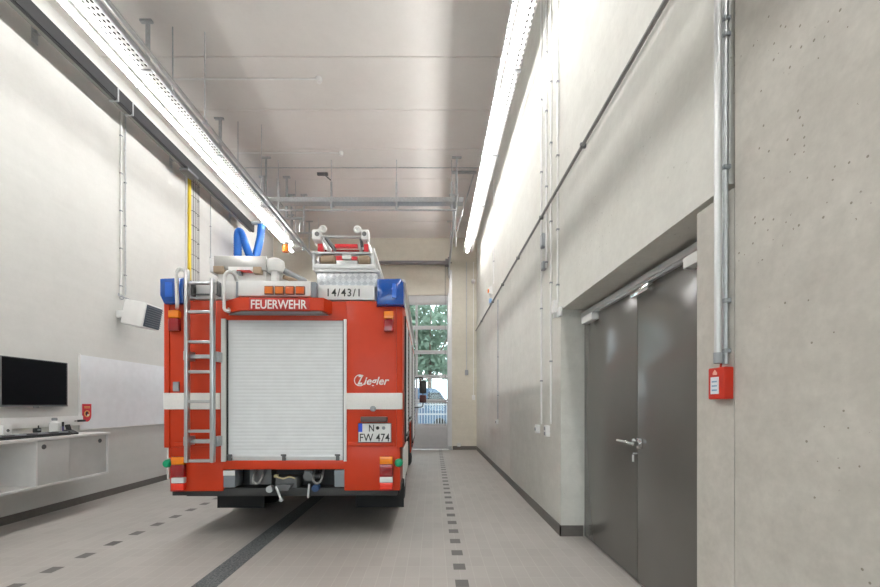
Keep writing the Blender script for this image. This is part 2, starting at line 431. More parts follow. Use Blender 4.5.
# steel double door in the recess
d = thing('door_1', (1.60, (YO0+YO1)/2, 0), 'dark grey steel double door in the right wall recess', 'door', kind='structure')
yc = (YO0+YO1)/2
YS = 3.277
def leaf(y0, y1):
    b = MB(); b.box(0.012, 0.07, y0-yc, y1-yc, 0.012, 2.335, bevel=0.004)
    return b.build('door_leaf', DOORG, d)
lf_far = leaf(YS+0.003, YO1-0.015); lf_near = leaf(2.13+0.1, YS-0.003)
b = MB(); b.box(0.05, 0.115, YO0-yc+0.001, YO0-yc+0.03, 0, ZO); b.box(0.05, 0.115, YO1-yc-0.014, YO1-yc-0.001, 0, ZO-0.001); b.box(0.05, 0.115, YO0-yc+0.001, YO1-yc-0.001, 2.34, ZO-0.001)
b.build('door_frame', FRAMEG, d)
b = MB(); b.box(-0.03, 0.012, YO0-yc+0.02, YO1-yc-0.02, 2.325, 2.375, bevel=0.006); b.box(-0.02, 0.012, YO0-yc+0.05, YO1-yc-0.05, 2.305, 2.325)
b.build('closer_rail', ALUS, d)
def closer(y0, y1, z0, z1, out=0.06):
    b = MB(); b.box(-out, 0.0115, y0-yc, y1-yc, z0, z1, bevel=0.006)
    return b.build('door_closer', PLASTIC, d)
closer(4.03, 4.31, 2.235, 2.305); closer(YO0+0.04, 2.56, 2.235, 2.305)
b = MB(); b.box(-0.05, 0.0115, 3.0-yc, 3.27-yc, 2.235, 2.285, bevel=0.006); b.build('door_coordinator', CHROME, d)
# lever handle and key on the far leaf next to the seam
b = MB(); b.lathe([(0.026, 0.0125), (0.026, 0.004), (0.022, 0.0)], (0, YS+0.047-yc, 1.105), 'x')
hp = b.build('handle_plate', ALUS, lf_far)
b = MB(); b.tube(fillet([(0.005, YS+0.047-yc, 1.105), (-0.055, YS+0.047-yc, 1.105), (-0.055, YS+0.20-yc, 1.105)], 0.02), 0.011)
b.build('door_handle', CHROME, lf_far)
b = MB(); b.box(0.0, 0.0125, YS-0.09-yc, YS-0.015-yc, 1.06, 1.14, bevel=0.004); b.cyl((0.0, YS-0.05-yc, 1.10), (-0.05, YS-0.05-yc, 1.10), 0.018); b.cyl((-0.05, YS-0.10-yc, 1.10), (-0.05, YS+0.01-yc, 1.10), 0.013)
b.build('door_knob', CHROME, lf_near)
b = MB(); b.cyl((0.0, YS-0.022-yc, 1.02), (-0.03, YS-0.022-yc, 1.02), 0.006); b.box(-0.034, -0.028, YS-0.035-yc, YS-0.01-yc, 0.955, 1.01, bevel=0.002)
b.build('key', ALUS, lf_near)

# glazed sectional door in the end wall
sd = thing('door_2', ((DX0+DX1)/2, YB, 0), 'glazed sectional garage door in the end wall', 'door', kind='structure')
xc = (DX0+DX1)/2; hw = (DX1-DX0)/2 - 0.02
b = MB()
b.box(-hw, hw, 0.03, 0.08, 0.02, 0.745, bevel=0.006); b.box(-hw, hw, 0.022, 0.03, 0.10, 0.12); b.box(-hw, hw, 0.02, 0.035, 0.64, 0.66); b.box(-0.9, 0.9, 0.022, 0.03, 0.42, 0.435)
b.box(xc*0+1.2, 1.75, 0.015, 0.03, 0.44, 0.455)
b.build('bottom_panel', PANELG, sd)
PITCH = 0.77
for k in range(5):
    z0 = 0.75 + k*PITCH; z1 = z0 + PITCH - 0.006
    b = MB()
    b.box(-hw, hw, 0.03, 0.08, z0, z0+0.06); b.box(-hw, hw, 0.03, 0.08, z1-0.05, z1)
    for xm in (-hw, -hw/2, 0, hw/2, hw):
        b.box(max(-hw, xm-0.035), min(hw, xm+0.035), 0.03, 0.08, z0+0.06, z1-0.05)
    fr = b.build('section_frame', PANELG, sd)
    b = MB()
    for xa, xb in zip((-hw, -hw/2, 0, hw/2), (-hw/2, 0, hw/2, hw)):
        b.box(xa+0.036, xb-0.036, 0.05, 0.058, z0+0.061, z1-0.051)
    b.build('pane', GLASS, fr)
b = MB(); b.box(-hw, hw, 0.03, 0.08, 0.75+5*PITCH, DZ-0.005, bevel=0.005); b.build('top_panel', PANELG, sd)
for s in (-1, 1):
    b = MB()
    xx = s*(hw+0.02)
    b.box(xx, xx+s*0.09, -0.07, -0.001, 0.0, 5.6); b.box(xx-s*0.04, xx+s*0.01, -0.05, 0.025, 0.0, 4.9)
    b.build('guide_rail', ALUS, sd)
    b = MB()
    p = fillet([(xx, -0.10, 5.35), (xx, -0.10, 5.72), (xx, -4.4, 5.75+0.02)], 0.3, 6)
    b.tube(p, 0.035, 6)
    b.build('overhead_track', GALV, sd)
    for yy in (-1.2, -2.7, -4.25):
        b = MB(); b.box(xx-0.015, xx+0.015, yy-0.015, yy+0.015, 5.75, ZC-0.001); b.box(xx-0.1, xx+0.1, yy-0.02, yy+0.02, ZC-0.03, ZC-0.001); b.build('track_hanger', GALV, sd)
b = MB(); b.cyl((-hw-0.1, -0.17, 5.80), (hw+0.1, -0.17, 5.80), 0.022); b.cyl((-1.4, -0.17, 5.80), (1.9, -0.17, 5.80), 0.06)
for s in (-1, 1): b.cyl((s*(hw-0.10), -0.17, 5.8), (s*(hw), -0.17, 5.8), 0.12); b.box(s*hw-0.02, s*hw+0.02, -0.25, -0.001, 5.66, 5.95)
b.build('torsion_shaft', mat('shaft_grey', (0.26, 0.25, 0.26), 0.5, 0.3), sd)
b = MB(); b.cyl((hw+0.02-0.12, -0.1, 0.75), (hw-0.1, -0.1, 5.75), 0.006); b.build('lift_cable', STEELD, sd)
b = MB(); b.box(DX1+0.02, DX1+0.12, YB-0.12, YB-0.001, 0.0, 0.03); b.box(DX1-0.02, DX1+0.08, YB-0.16, YB-0.06, 0.03, 0.13, bevel=0.01)
tag(b.build('floor_sensor', GALV), 'small grey sensor box on the floor at the sectional door jamb', 'sensor')

# ------------------------------------------------------------------ strip lights, trays and hangers
ZL = EYE+4.4
LT0, LT1 = -3.6, 11.9
def strip(x, label, tm, tilt=0.0):
    t = thing('strip_light', (x, (LT0+LT1)/2, ZL), label, 'light', 'strip lights under the ceiling')
    t.rotation_euler = (0, -math.radians(tilt), 0)
    L2 = (LT1-LT0)/2
    b = MB(); b.box(-0.048, 0.048, -L2, L2, -0.024, 0.08, bevel=0.006); b.build('housing', WHITE, t)
    b = MB(); b.box(-0.028, 0.028, -L2+0.01, L2-0.01, -0.034, -0.0245, bevel=0.004); b.build('diffuser', tm, t)
    b = MB(); b.box(-0.02, 0.02, -L2+0.01, L2-0.01, 0.0805, 0.086); b.build('fill_uplight_strip', UPL, t)  # upward glowing strip added on the housing to light the ceiling
    n = 11
    for k in range(n):
        y = -L2+0.02 + (2*L2-0.04)*k/(n-1)
        b = MB(); b.box(-0.052, 0.052, y-0.012, y+0.012, -0.036, 0.083, bevel=0.003); b.box(-0.01, 0.01, y-0.01, y+0.01, 0.08, 0.125); b.build('joint_clip', PLASTIC, t)
    return t
strip(-4.03, 'long white strip light above the left side of the truck', TUBE, 22)
strip(0.98, 'long white strip light along the top of the right wall', TUBE2)
def tray(x0, x1, z, lipout, label, hang):
    xm = (x0+x1)/2
    t = thing('cable_tray', (xm, 0, z), label, 'cable tray', 'cable trays beside the strip lights')
    w = (x1-x0)/2
    b = MB(); b.box(-w, w, LT0, LT1+0.4, 0, 0.004); b.build('tray_floor', PERF, t, smooth=False)
    b = MB(); b.box(-w-0.003, -w, LT0, LT1+0.4, 0, 0.06); b.box(w, w+0.003, LT0, LT1+0.4, 0, 0.06)
    b.build('side_rail', GALV, t)
    for yy in hang:
        b = MB(); b.box(-w-0.02, w+0.02, yy-0.02, yy+0.02, -0.022, -0.001); b.box(lipout-0.02, lipout+0.02, yy-0.02, yy+0.02, -0.02, ZC-z-0.001)
        b.box(lipout-0.10, lipout+0.06, yy-0.025, yy+0.025, ZC-z-0.03, ZC-z-0.001)
        b.build('hanger', GALV, t)
    b = MB()
    for q in (-0.92, -0.78, -0.64, -0.5, -0.36, -0.22, -0.08, 0.06, 0.2, 0.34, 0.48, 0.62, 0.76): b.cyl((q*w, LT0+0.05, 0.0165), (q*w, LT1+0.3, 0.0165), 0.0115, 8)
    b.build('blocking_cables', BLACKP, t)  # cables added to darken the tray holes and block light going up
    return t
HANG = [7.56+1.92*k for k in range(-5, 3)]
tray(-4.16, -3.79, ZL+0.15, 0.10, 'perforated cable tray beside the left strip light', HANG)
tray(0.90, 1.175, ZL+0.15, 0.10, 'perforated cable tray between right strip light and wall', HANG)
# silver pipe on the room side of the left tray
b = MB(); b.tube([(-3.60, LT0, EYE+4.31), (-3.60, 11.3, EYE+4.31)], 0.018, 12)
pp = tag(b.build('steel_pipe', GALV), 'slim steel pipe hung close beside the left cable tray', 'pipe')
for yy in HANG[1:]:
    b = MB(); b.cyl((-3.60, yy+0.1, EYE+4.33), (-3.60, yy+0.1, ZC-0.001), 0.008, 8); b.torus((-3.60, yy+0.1, EYE+4.31), 0.023, 0.008, 'y', 16, 6); b.build('pipe_clip', GALV, pp)
b = MB(); b.cyl((-3.20, LT0, EYE+3.972), (-3.20, 10.4, EYE+3.972), 0.026, 12)
pp = tag(b.build('air_line', ALU), 'thicker silver air line on rods, right of the left cable tray', 'pipe')
for yy in HANG[1:]:
    b = MB(); b.torus((-3.20, yy+0.18, EYE+3.972), 0.031, 0.007, 'y', 16, 6); b.cyl((-3.20, yy+0.18, EYE+3.995), (-3.20, yy+0.18, ZC-0.001), 0.007, 8); b.build('pipe_hanger', GALV, pp)
# exhaust extraction rail on the left wall with hose
er = thing('exhaust_rail', (-4.69, 0, EYE+4.48), 'dark exhaust extraction rail high along the left wall', 'rail')
b = MB(); b.box(-0.06, 0.045, YF+0.01, 10.75, 0.0, 0.17, bevel=0.006); b.build('rail_profile', mat('rail_grey', (0.20, 0.20, 0.185), 0.45, 0.2), er)
b = MB(); b.box(0.045, 0.062, YF+0.01, 10.75, 0.0, 0.18); b.box(0.015, 0.045, YF+0.01, 10.75, -0.012, 0.0); b.build('rubber_lip', BLACKP, er)
for yy in (-2.5, 0.5, 3.0, 5.2, 7.9, 10.2):
    b = MB(); b.box(-0.309, 0.03, yy-0.025, yy+0.025, 0.17, 0.20); b.box(-0.309, -0.295, yy-0.04, yy+0.04, 0.05, 0.28); b.build('wall_bracket', GALV, er)
for yy in (6.1, 6.4):
    b = MB(); b.box(-0.065, 0.068, yy-0.012, yy+0.012, -0.018, 0.185); b.build('clamp_band', GALV, er)
b = MB(); b.box(-0.09, 0.09, 7.8, 8.15, -0.06, -0.013, bevel=0.01); b.build('rail_trolley', STEELD, er)
Yh = 10.45
pth = [at(261.5, 225, Yh), at(260.5, 236, Yh), at(258.5, 246, Yh-0.05), at(256, 256, Yh-0.1), at(253.5, 262, Yh-0.2), at(250.5, 258, Yh-0.35), at(246, 246, Yh-0.45), at(242.5, 236, Yh-0.5), at(239.5, 231.5, Yh-0.52), at(237.8, 236, Yh-0.52), at(237.8, 250, Yh-0.5), at(237.8, 275, Yh-0.5), at(239, 320, Yh-0.5)]
def smooth_path(p, n=6):
    out = []
    q = [p[0]] + p + [p[-1]]
    for i in range(1, len(q)-2):
        a, b_, c, d_ = q[i-1], q[i], q[i+1], q[i+2]
        for k in range(n):
            t = k/n
            out.append(0.5*((2*b_) + (c-a)*t + (2*a-5*b_+4*c-d_)*t*t + (3*b_-a-3*c+d_)*t**3))
    out.append(p[-1]); return out
pp = smooth_path(pth, 14)
b = MB(); b.tube(pp, [0.088 + (0.006 if i % 2 else 0) for i in range(len(pp))], 14)
q = pth[0]
hz = tag(b.build('exhaust_hose', HOSE), 'blue exhaust hose looped below the rail end behind the roof chest', 'hose')
b = MB(); b.tube(fillet([q+Vector((0, 0, -0.03)), q+Vector((0, 0, 0.06)), Vector((-4.56, 10.47, q.z+0.06))], 0.08), 0.05, 10); b.build('hose_coupling', GREY, hz)
# orange flashing lamp near the far end of the left light
p = at(285.5, 248.5, 10.5)
ob = thing('warning_beacon', p, 'small orange warning lamp near the far end of the left strip light', 'lamp')
b = MB(); b.lathe([(0.075, -0.09), (0.085, 0.0), (0.07, 0.09), (0.03, 0.11)], (0, 0, 0)); b.build('lens', ORANGE, ob)
b = MB(); b.cyl((0, 0, 0.10), (0, 0, 0.16), 0.09); b.cyl((0, 0, 0.16), (0, 0, ZC-p.z-0.001), 0.014, 8); b.build('stem', GALV, ob)

# cross trays between the two sides
for (yy, zz, hh, lab) in ((8.86, EYE+4.36, 0.085, 'deep galvanised channel spanning the hall below the ceiling'), (9.05, EYE+4.28, 0.03, 'thin silver pipe spanning the hall under the channel')):
    pass
ct = thing('cross_channel', (-1.4, 8.86, EYE+4.34), 'deep galvanised channel spanning the hall below the ceiling', 'channel')
b = MB(); b.box(-2.2, 2.05, 0, 0.2, 0, 0.004); b.box(-2.2, 2.05, 0, 0.004, 0, 0.10); b.box(-2.2, 2.05, 0.196, 0.2, 0, 0.10); b.build('channel_profile', GALV, ct)
for xx in (-1.9, -0.77, 0.62, 1.8):
    b = MB(); b.box(xx-0.02, xx+0.02, -0.012, -0.001, -0.16, 0.42); b.box(xx-0.03, xx+0.03, -0.012, 0.21, -0.02, -0.001); b.cyl((xx, -0.007, 0.40), (xx, -0.007, ZC-EYE-4.34-0.001), 0.008, 8); b.build('hanger', GALV, ct)
b = MB(); b.cyl((-3.45, 8.95, EYE+4.20), (0.50, 8.95, EYE+4.20), 0.02, 10)
cp = tag(b.build('cross_pipe', GALV), 'thin silver pipe spanning the hall just below the channel', 'pipe')
# brackets by the right door track and left fittings
b = MB(); yb = 9.3
b.box(0.42, 0.98, yb-0.03, yb+0.03, ZC-0.04, ZC-0.001); b.box(0.5, 0.55, yb-0.02, yb+0.02, EYE+4.4, ZC-0.04); b.cyl((0.92, yb, ZC-0.04), (0.60, yb+1.2, EYE+4.4), 0.016, 8); b.cyl((0.47, yb-0.15, EYE+4.4), (0.62, yb+2.0, EYE+4.33), 0.025, 8)
tag(b.build('track_bracket', GALV), 'steel bracket from ceiling to right door track', 'bracket')
for i, (xx, yy) in enumerate(((-3.35, 9.5), (-3.2, 10.3))):
    b = MB(); b.box(xx-0.02, xx+0.02, yy-0.02, yy+0.02, EYE+4.25, ZC-0.03); b.box(xx-0.15, xx+0.35, yy-0.025, yy+0.025, EYE+4.25, EYE+4.29); b.box(xx-0.08, xx+0.08, yy-0.03, yy+0.03, ZC-0.03, ZC-0.001); b.cyl((xx+0.3, yy, EYE+4.27), (xx+0.3, yy, EYE+3.95), 0.012, 8)
    tag(b.build('ceiling_bracket', GALV), ('nearer' if i == 0 else 'farther')+' of two steel brackets hanging beside left door track', 'bracket', 'steel brackets near the left door track')
# ceiling conduits and sensors
def ceil_y(y): return (ZC-EYE)*F/(VY-y)
def cx(x, Y): return (x-VX)*Y/F
Y1 = ceil_y(78)
b = MB(); b.cyl((cx(172, Y1), Y1, ZC-0.018), (cx(318, Y1), Y1, ZC-0.018), 0.014, 8)
tag(b.build('conduit', PLASTIC), 'nearest white conduit across the ceiling, ending at a sensor', 'conduit')
def sensor(x, Y, label):
    t = thing('ceiling_sensor', (x, Y, ZC), label, 'sensor', 'sensors on the ceiling')
    b = MB(); b.cyl((0, 0, -0.035), (0, 0, -0.001), 0.05); b.build('base', PLASTIC, t)
    b = MB(); b.lathe([(0.035, -0.075), (0.045, -0.05), (0.045, -0.035)], (0, 0, 0)); b.build('sensor_head', PLASTIC, t)
sensor(cx(319, Y1), Y1, 'white sensor at the end of the nearest ceiling conduit')
Y2 = ceil_y(152)
b = MB(); b.cyl((cx(235, Y2), Y2, ZC-0.018), (cx(338, Y2), Y2, ZC-0.018), 0.012, 8)
tag(b.build('conduit', PLASTIC), 'farther white conduit across the ceiling, ending at a second sensor', 'conduit')
sensor(cx(341, Y2), Y2, 'white sensor on the ceiling above the truck ladder')
Y3 = ceil_y(167)
b = MB(); b.cyl((cx(245, Y3), Y3, ZC-0.018), (cx(478, Y3), Y3, ZC-0.018), 0.010, 8)
tag(b.build('conduit', GALV), 'thin grey conduit crossing the whole ceiling before the channel', 'conduit')
b = MB(); Ya = ceil_y(173); b.box(cx(320, Ya)-0.06, cx(327, Ya)+0.02, Ya-0.03, Ya+0.03, ZC-0.05, ZC-0.001); b.cyl((cx(324, Ya), Ya, ZC-0.03), (cx(331, 8.9), 8.85, EYE+4.8), 0.014, 8)
tag(b.build('ceiling_strut', STEELD), 'slanted dark strut from ceiling to the galvanised channel', 'strut')

# ------------------------------------------------------------------ left wall
Yw = 5*F/(VX-120)
def vconduit(x, Y, z0, z1, r, m, label, clips=(), group=None, wall='R'):
    s = -1 if wall == 'R' else 1
    t = thing('conduit', (x, Y, z0), label, 'conduit', group)
    b = MB(); b.cyl((0, 0, 0), (0, 0, z1-z0), r, 10); b.build('tube', m, t)
    for z in clips:
        b = MB(); b.box(-r-0.004 if s < 0 else -r-0.012, r+0.012 if s < 0 else r+0.004, -r-0.006, r+0.006, z-z0-0.008, z-z0+0.008); b.build('clip', GREY, t)
    return t
vconduit(XL+0.016, Yw, 3.18, 6.2, 0.013, PLASTIC, 'white conduit down the left wall to the fan heater', (3.3, 3.9, 4.5, 5.1, 5.7), wall='L')
vconduit(XL+0.02, Yw+0.09, 3.18, 6.2, 0.010, GALV, 'grey conduit beside the white one above the fan heater', (3.5, 4.3, 5.0), wall='L')
vconduit(XL+0.016, 9.3, 4.6, 6.3, 0.010, GALV, 'thin grey conduit on the left wall near the blue hose', (4.7, 5.4), wall='L')
fh = thing('fan_heater', (XL, 6.62, 2.84), 'white fan heater tilted on a bracket on the left wall', 'heater')
Mt = Matrix.Translation((0.36, 0, 0.0)) @ Matrix.Rotation(math.radians(11), 4, 'Y') @ Matrix.Scale(0.92, 4)
b = MB(); b.box(-0.19, 0.19, -0.21, 0.21, -0.22, 0.20, bevel=0.02, M=Mt); b.build('heater_body', PLASTIC, fh)
b = MB(); b.box(0.185, 0.205, -0.19, 0.19, -0.20, 0.17, M=Mt); lv = b.build('grille', mat('grille_blue_grey', (0.07, 0.09, 0.12), 0.5), fh)
for k in range(9):
    b = MB(); z = -0.17+k*0.038; b.box(0.205, 0.225, -0.185, 0.185, z, z+0.010, M=Mt); b.build('louvre', mat('louvre_grey', (0.15, 0.18, 0.22), 0.4), lv)
b = MB(); b.box(-0.002, 0.10, -0.07, 0.07, -0.06, 0.06, bevel=0.01); b.box(0.08, 0.2, -0.04, 0.04, -0.03, 0.03); b.build('wall_bracket', PLASTIC, fh)
b = MB(); b.tube(fillet([(0.03, -0.06, 0.33), (0.03, -0.06, 0.29), (0.12, -0.02, 0.26), (0.25, -0.02, 0.20)], 0.05), 0.012, 8); b.torus((0.05, -0.02, 0.27), 0.03, 0.008, 'y'); b.build('supply_cable', GREY, fh)

# vertical wire cable ladder with yellow pipe
Yl = 8.55
lad = thing('cable_ladder', (XL, Yl, 2.3), 'tall wire cable ladder fixed upright on the left wall', 'cable ladder')
b = MB()
for k in range(4): b.cyl((0.05, 0.02+0.068*k, 0), (0.05, 0.02+0.068*k, 3.85), 0.006, 6)
b.build('upright_wires', STEELD, lad)
for k in range(13):
    b = MB(); b.tube(fillet([(0.001, -0.02, 0.1+k*0.3), (0.06, -0.02, 0.1+k*0.3), (0.06, 0.24, 0.1+k*0.3), (0.001, 0.24, 0.1+k*0.3)], 0.02, 2), 0.0055, 6); b.build('cross_wire', STEELD, lad)
b = MB(); b.cyl((XL+0.035, Yl-0.09, 2.2), (XL+0.035, Yl-0.09, 6.1), 0.032, 12)
for z in (2.6, 4.2, 5.3): b.box(XL-0.002, XL+0.04, Yl-0.13, Yl-0.05, z-0.012, z+0.012)
tag(b.build('gas_pipe', YELLOW), 'bright yellow pipe running up beside the wire cable ladder', 'pipe')
b = MB(); b.cyl((XL+0.015, Yl-0.16, 2.2), (XL+0.015, Yl-0.16, 6.1), 0.016, 8); tag(b.build('conduit', PLASTIC), 'white conduit left of the yellow pipe', 'conduit')

# television
tv = thing('television', (XL, 5.14, 1.67), 'black flat television on the left wall', 'television')
b = MB(); b.box(0.05, 0.085, -0.44, 0.44, -0.29, 0.295, bevel=0.006); b.build('tv_casing', BLACKP, tv)
b = MB(); b.box(0.085, 0.0875, -0.415, 0.428, -0.265, 0.283); b.build('screen', SCREEN, tv)
b = MB(); b.box(0.085, 0.09, -0.44, 0.44, -0.29, -0.272); b.box(0.085, 0.09, -0.44, -0.417, -0.272, 0.29); b.box(0.085, 0.088, 0.43, 0.44, -0.272, 0.29); b.build('bezel', mat('bezel_grey', (0.16, 0.165, 0.17), 0.35, 0.3), tv)
b = MB(); b.box(0.075, 0.093, -0.03, 0.03, -0.305, -0.289); b.build('sensor_tab', GREY, tv)
b = MB(); b.box(0.001, 0.05, -0.15, 0.15, -0.15, 0.15); b.build('wall_mount', STEELD, tv)
# whiteboard with a red crest
wb = thing('whiteboard', (XL, 7.43, 1.06), 'large white board on the left wall behind the truck', 'board')
b = MB(); b.box(0.001, 0.022, -1.57, 1.57, 0.0, 1.05); b.build('board_panel', BOARD, wb)
b = MB(); b.box(0.001, 0.026, -1.585, -1.571, -0.01, 1.06); b.box(0.001, 0.03, -1.57, 1.57, -0.012, -0.001); b.build('board_edge', PLASTIC, wb)
# crest magnet
Yc = 4.977*F/(VX-86.6)
cr = thing('crest_sign', (XL+0.023, Yc, 1.16), 'red shield-shaped crest on the white board above cabinet end', 'sign')
def shield(w, h, n=8):
    pts = [(-w, h), (w, h), (w, h*0.38)]
    for i in range(1, n): a = i/n*PI/2; pts.append((w*math.cos(a), h*0.38-h*0.38*math.sin(a)))
    pts.append((0, 0))
    for i in range(n-1, 0, -1): a = i/n*PI/2; pts.append((-w*math.cos(a), h*0.38-h*0.38*math.sin(a)))
    pts.append((-w, h*0.38)); return pts
b = MB(); b.prism(shield(0.076, 0.255), 'x', 0.0, 0.006); b.build('shield', mat('crest_red', (0.62, 0.03, 0.05), 0.4), cr)
b = MB(); b.torus((0.007, 0, 0.115), 0.042, 0.006, 'x', 20, 6); b.box(0.006, 0.009, -0.05, 0.05, 0.195, 0.203); b.box(0.006, 0.009, -0.05, 0.05, 0.212, 0.22); b.build('crest_ring', mat('crest_gold', (0.75, 0.50, 0.15), 0.4), cr)
b = MB(); b.prism([(-0.022, 0.10), (0.0, 0.09), (0.0, 0.11), (0.016, 0.12), (0.012, 0.14), (-0.01, 0.145), (-0.022, 0.13)], 'x', 0.006, 0.009); b.build('crest_emblem', INK, cr)
b = MB(); b.prism([(0.0, 0.078), (0.03, 0.088), (0.034, 0.108), (0.012, 0.10), (0.004, 0.108)], 'x', 0.006, 0.0095); b.build('crest_mark', mat('crest_white', (0.8, 0.78, 0.7), 0.4), cr)
# long wall cabinet
cb = thing('wall_cabinet', (XL, 4.0, 0.44), 'white wall-hung cabinet with open bay and two sliding doors', 'cabinet')
CD, CH = 0.45, 0.545
y0, y1 = 2.6-4.0, 5.83-4.0
b = MB(); b.box(0.001, CD, y0, y1, 0, 0.028); b.box(0.001, 0.016, y0, y1, 0.028, CH); 
yd = 4.78-4.0
b.box(0.016, CD, y0, y0+0.02, 0.028, CH); b.box(0.016, CD, y1-0.02, y1, 0.028, CH); b.box(0.016, CD-0.004, yd-0.022, yd, 0.028, CH); b.box(0.016, CD-0.02, -0.5, -0.48, 0.028, CH)
b.build('carcass', CABW, cb)
ym = 5.2-4.0
for (a, c, off, hy) in ((yd+0.002, ym, 0.0, 0.10), (ym-0.03, y1-0.022, -0.02, None)):
    b = MB(); b.box(CD-0.022+off, CD-0.004+off, a, c, 0.03, CH-0.002, bevel=0.002); dr = b.build('sliding_door', CABG, cb)
    hy2 = a+0.075 if hy else c-0.11
    b = MB(); b.torus((CD-0.003+off, hy2, CH-0.075), 0.024, 0.005, 'x', 20, 6); b.lathe([(0.022, -0.001), (0.021, 0.002)], (CD-0.003+off, hy2, CH-0.075), 'x', 20); b.build('finger_pull', STEELD, dr)
b = MB(); b.box(XL+0.001, XL+CD+0.012, 2.58, 5.845, 0.44+CH+0.001, 0.44+CH+0.035, bevel=0.003)
tag(b.build('worktop', CABW), 'white worktop over the wall-hung cabinet under the television', 'worktop')
ZT = 0.44+CH+0.035
b = MB(); b.box(XL+0.001, XL+0.06, 2.6, 5.86, 1.12, 1.25, bevel=0.004); b.box(XL+0.06, XL+0.063, 2.6, 5.86, 1.18, 1.184)
tag(b.build('cable_duct', PLASTIC), 'white cable duct along the left wall behind the worktop', 'duct')
# things on the worktop
def onTop(x, Y=None, X=-4.75):
    Y = X*F/(x-VX); return (X, Y, ZT)
loc = onTop(28, X=-4.72)
t = thing('charger_rail', (-4.69, 4.72, ZT), 'long low black charging rail on the worktop', 'charger')
b = MB(); b.box(-0.10, 0.10, -0.55, 0.55, 0.0, 0.035, bevel=0.006); b.build('rail_base', BLACKP, t)
for k in range(8):
    b = MB(); y = -0.5+k*0.135; b.box(-0.06, 0.08, y, y+0.085, 0.035, 0.05, bevel=0.004); b.build('charging_slot', GREY if k % 2 else STEELD, t)
def radio(x, h, label, X):
    l = onTop(x, X=X)
    t = thing('handheld_radio', (l[0], l[1], ZT + (0.035 if X == -4.72 and x < 60 else 0)+0.001), label, 'radio', 'handheld radios on the worktop')
    b = MB(); b.box(-0.025, 0.025, -0.032, 0.032, 0, h, bevel=0.008); b.build('radio_body', BLACKP, t)
    b = MB(); b.box(0.025, 0.029, -0.02, 0.02, h*0.45, h*0.8); b.build('display', GREY, t)
    b = MB(); b.cyl((0, 0.018, h), (0, 0.018, h+0.03), 0.006, 8); b.build('antenna_stub', BLACK, t)
    return t
t = radio(37, 0.055, 'small black handheld radio on the middle of the charging rail', -4.72)
t.location.z = ZT+0.0505
l = onTop(71, X=-4.70)
t = thing('desk_phone', (l[0], l[1], ZT), 'black cordless phone in its cradle near the worktop end', 'phone')
b = MB(); b.prism([(-0.06, 0), (0.06, 0), (0.06, 0.02), (-0.02, 0.06), (-0.06, 0.06)], 'y', -0.045, 0.045); b.build('cradle', BLACKP, t)
b = MB(); b.box(-0.015, 0.015, -0.028, 0.028, 0.0, 0.09, bevel=0.008, M=Matrix.Translation((-0.02, 0, 0.04)) @ Matrix.Rotation(math.radians(-18), 4, 'Y')); b.build('handset', BLACK, t)
l = onTop(54.5, X=-4.87)
t = thing('spray_bottle', (l[0], l[1], ZT), 'white bottle with a dark cap and yellow-green foot behind the charging rail', 'bottle')
b = MB(); b.lathe([(0.052, 0.035), (0.054, 0.05), (0.054, 0.15), (0.03, 0.17), (0.022, 0.18)], (0, 0, 0)); b.build('bottle_body', PLASTIC, t)
b = MB(); b.lathe([(0.05, 0.0), (0.056, 0.005), (0.056, 0.034)], (0, 0, 0)); b.build('bottle_foot', mat('lime_yellow', (0.55, 0.55, 0.05), 0.4), t)
b = MB(); b.lathe([(0.026, 0.18), (0.03, 0.185), (0.03, 0.21), (0.02, 0.215)], (0, 0, 0)); b.build('cap', GREY, t)
l = onTop(63, X=-4.85)
t = thing('water_bottle', (l[0], l[1], ZT), 'slim dark marker standing on the worktop beside the white bottle', 'marker')
t.name = 'marker_pen'
b = MB(); b.lathe([(0.010, 0.0), (0.011, 0.005), (0.011, 0.13), (0.008, 0.14)], (0, 0, 0)); b.build('barrel', mat('violet_ink', (0.10, 0.08, 0.22), 0.4), t)
b = MB(); b.lathe([(0.0125, 0.10), (0.0125, 0.155), (0.008, 0.16)], (0, 0, 0)); b.build('pen_cap', INK, t)
b = MB(); l = Vector((XL+0.0645, 5*F/(VX-77.2), 1.215)); b.box(XL+0.062, XL+0.09, l.y-0.075, l.y+0.04, 1.165, 1.195, bevel=0.005); b.cyl((XL+0.078, l.y-0.13, 1.18), (XL+0.078, l.y-0.075, 1.18), 0.006, 8)
tag(b.build('cable_plug', BLACKP), 'small black plug stuck in the white cable duct beside the crest', 'plug')
l = onTop(4, X=-4.865)
t = thing('desk_speaker', (l[0], l[1], ZT), 'small white speaker on the worktop at the left edge of the picture', 'speaker')
b = MB(); b.box(-0.045, 0.045, -0.05, 0.05, 0.012, 0.16, bevel=0.015); b.build('speaker_body', PLASTIC, t)
b = MB(); b.lathe([(0.018, 0.0455), (0.016, 0.049)], (0, 0, 0.09), 'x'); b.build('speaker_cone', STEELD, t)
b = MB(); b.box(-0.055, 0.055, -0.06, 0.06, 0.0, 0.012, bevel=0.004); b.build('foot', STEELD, t)

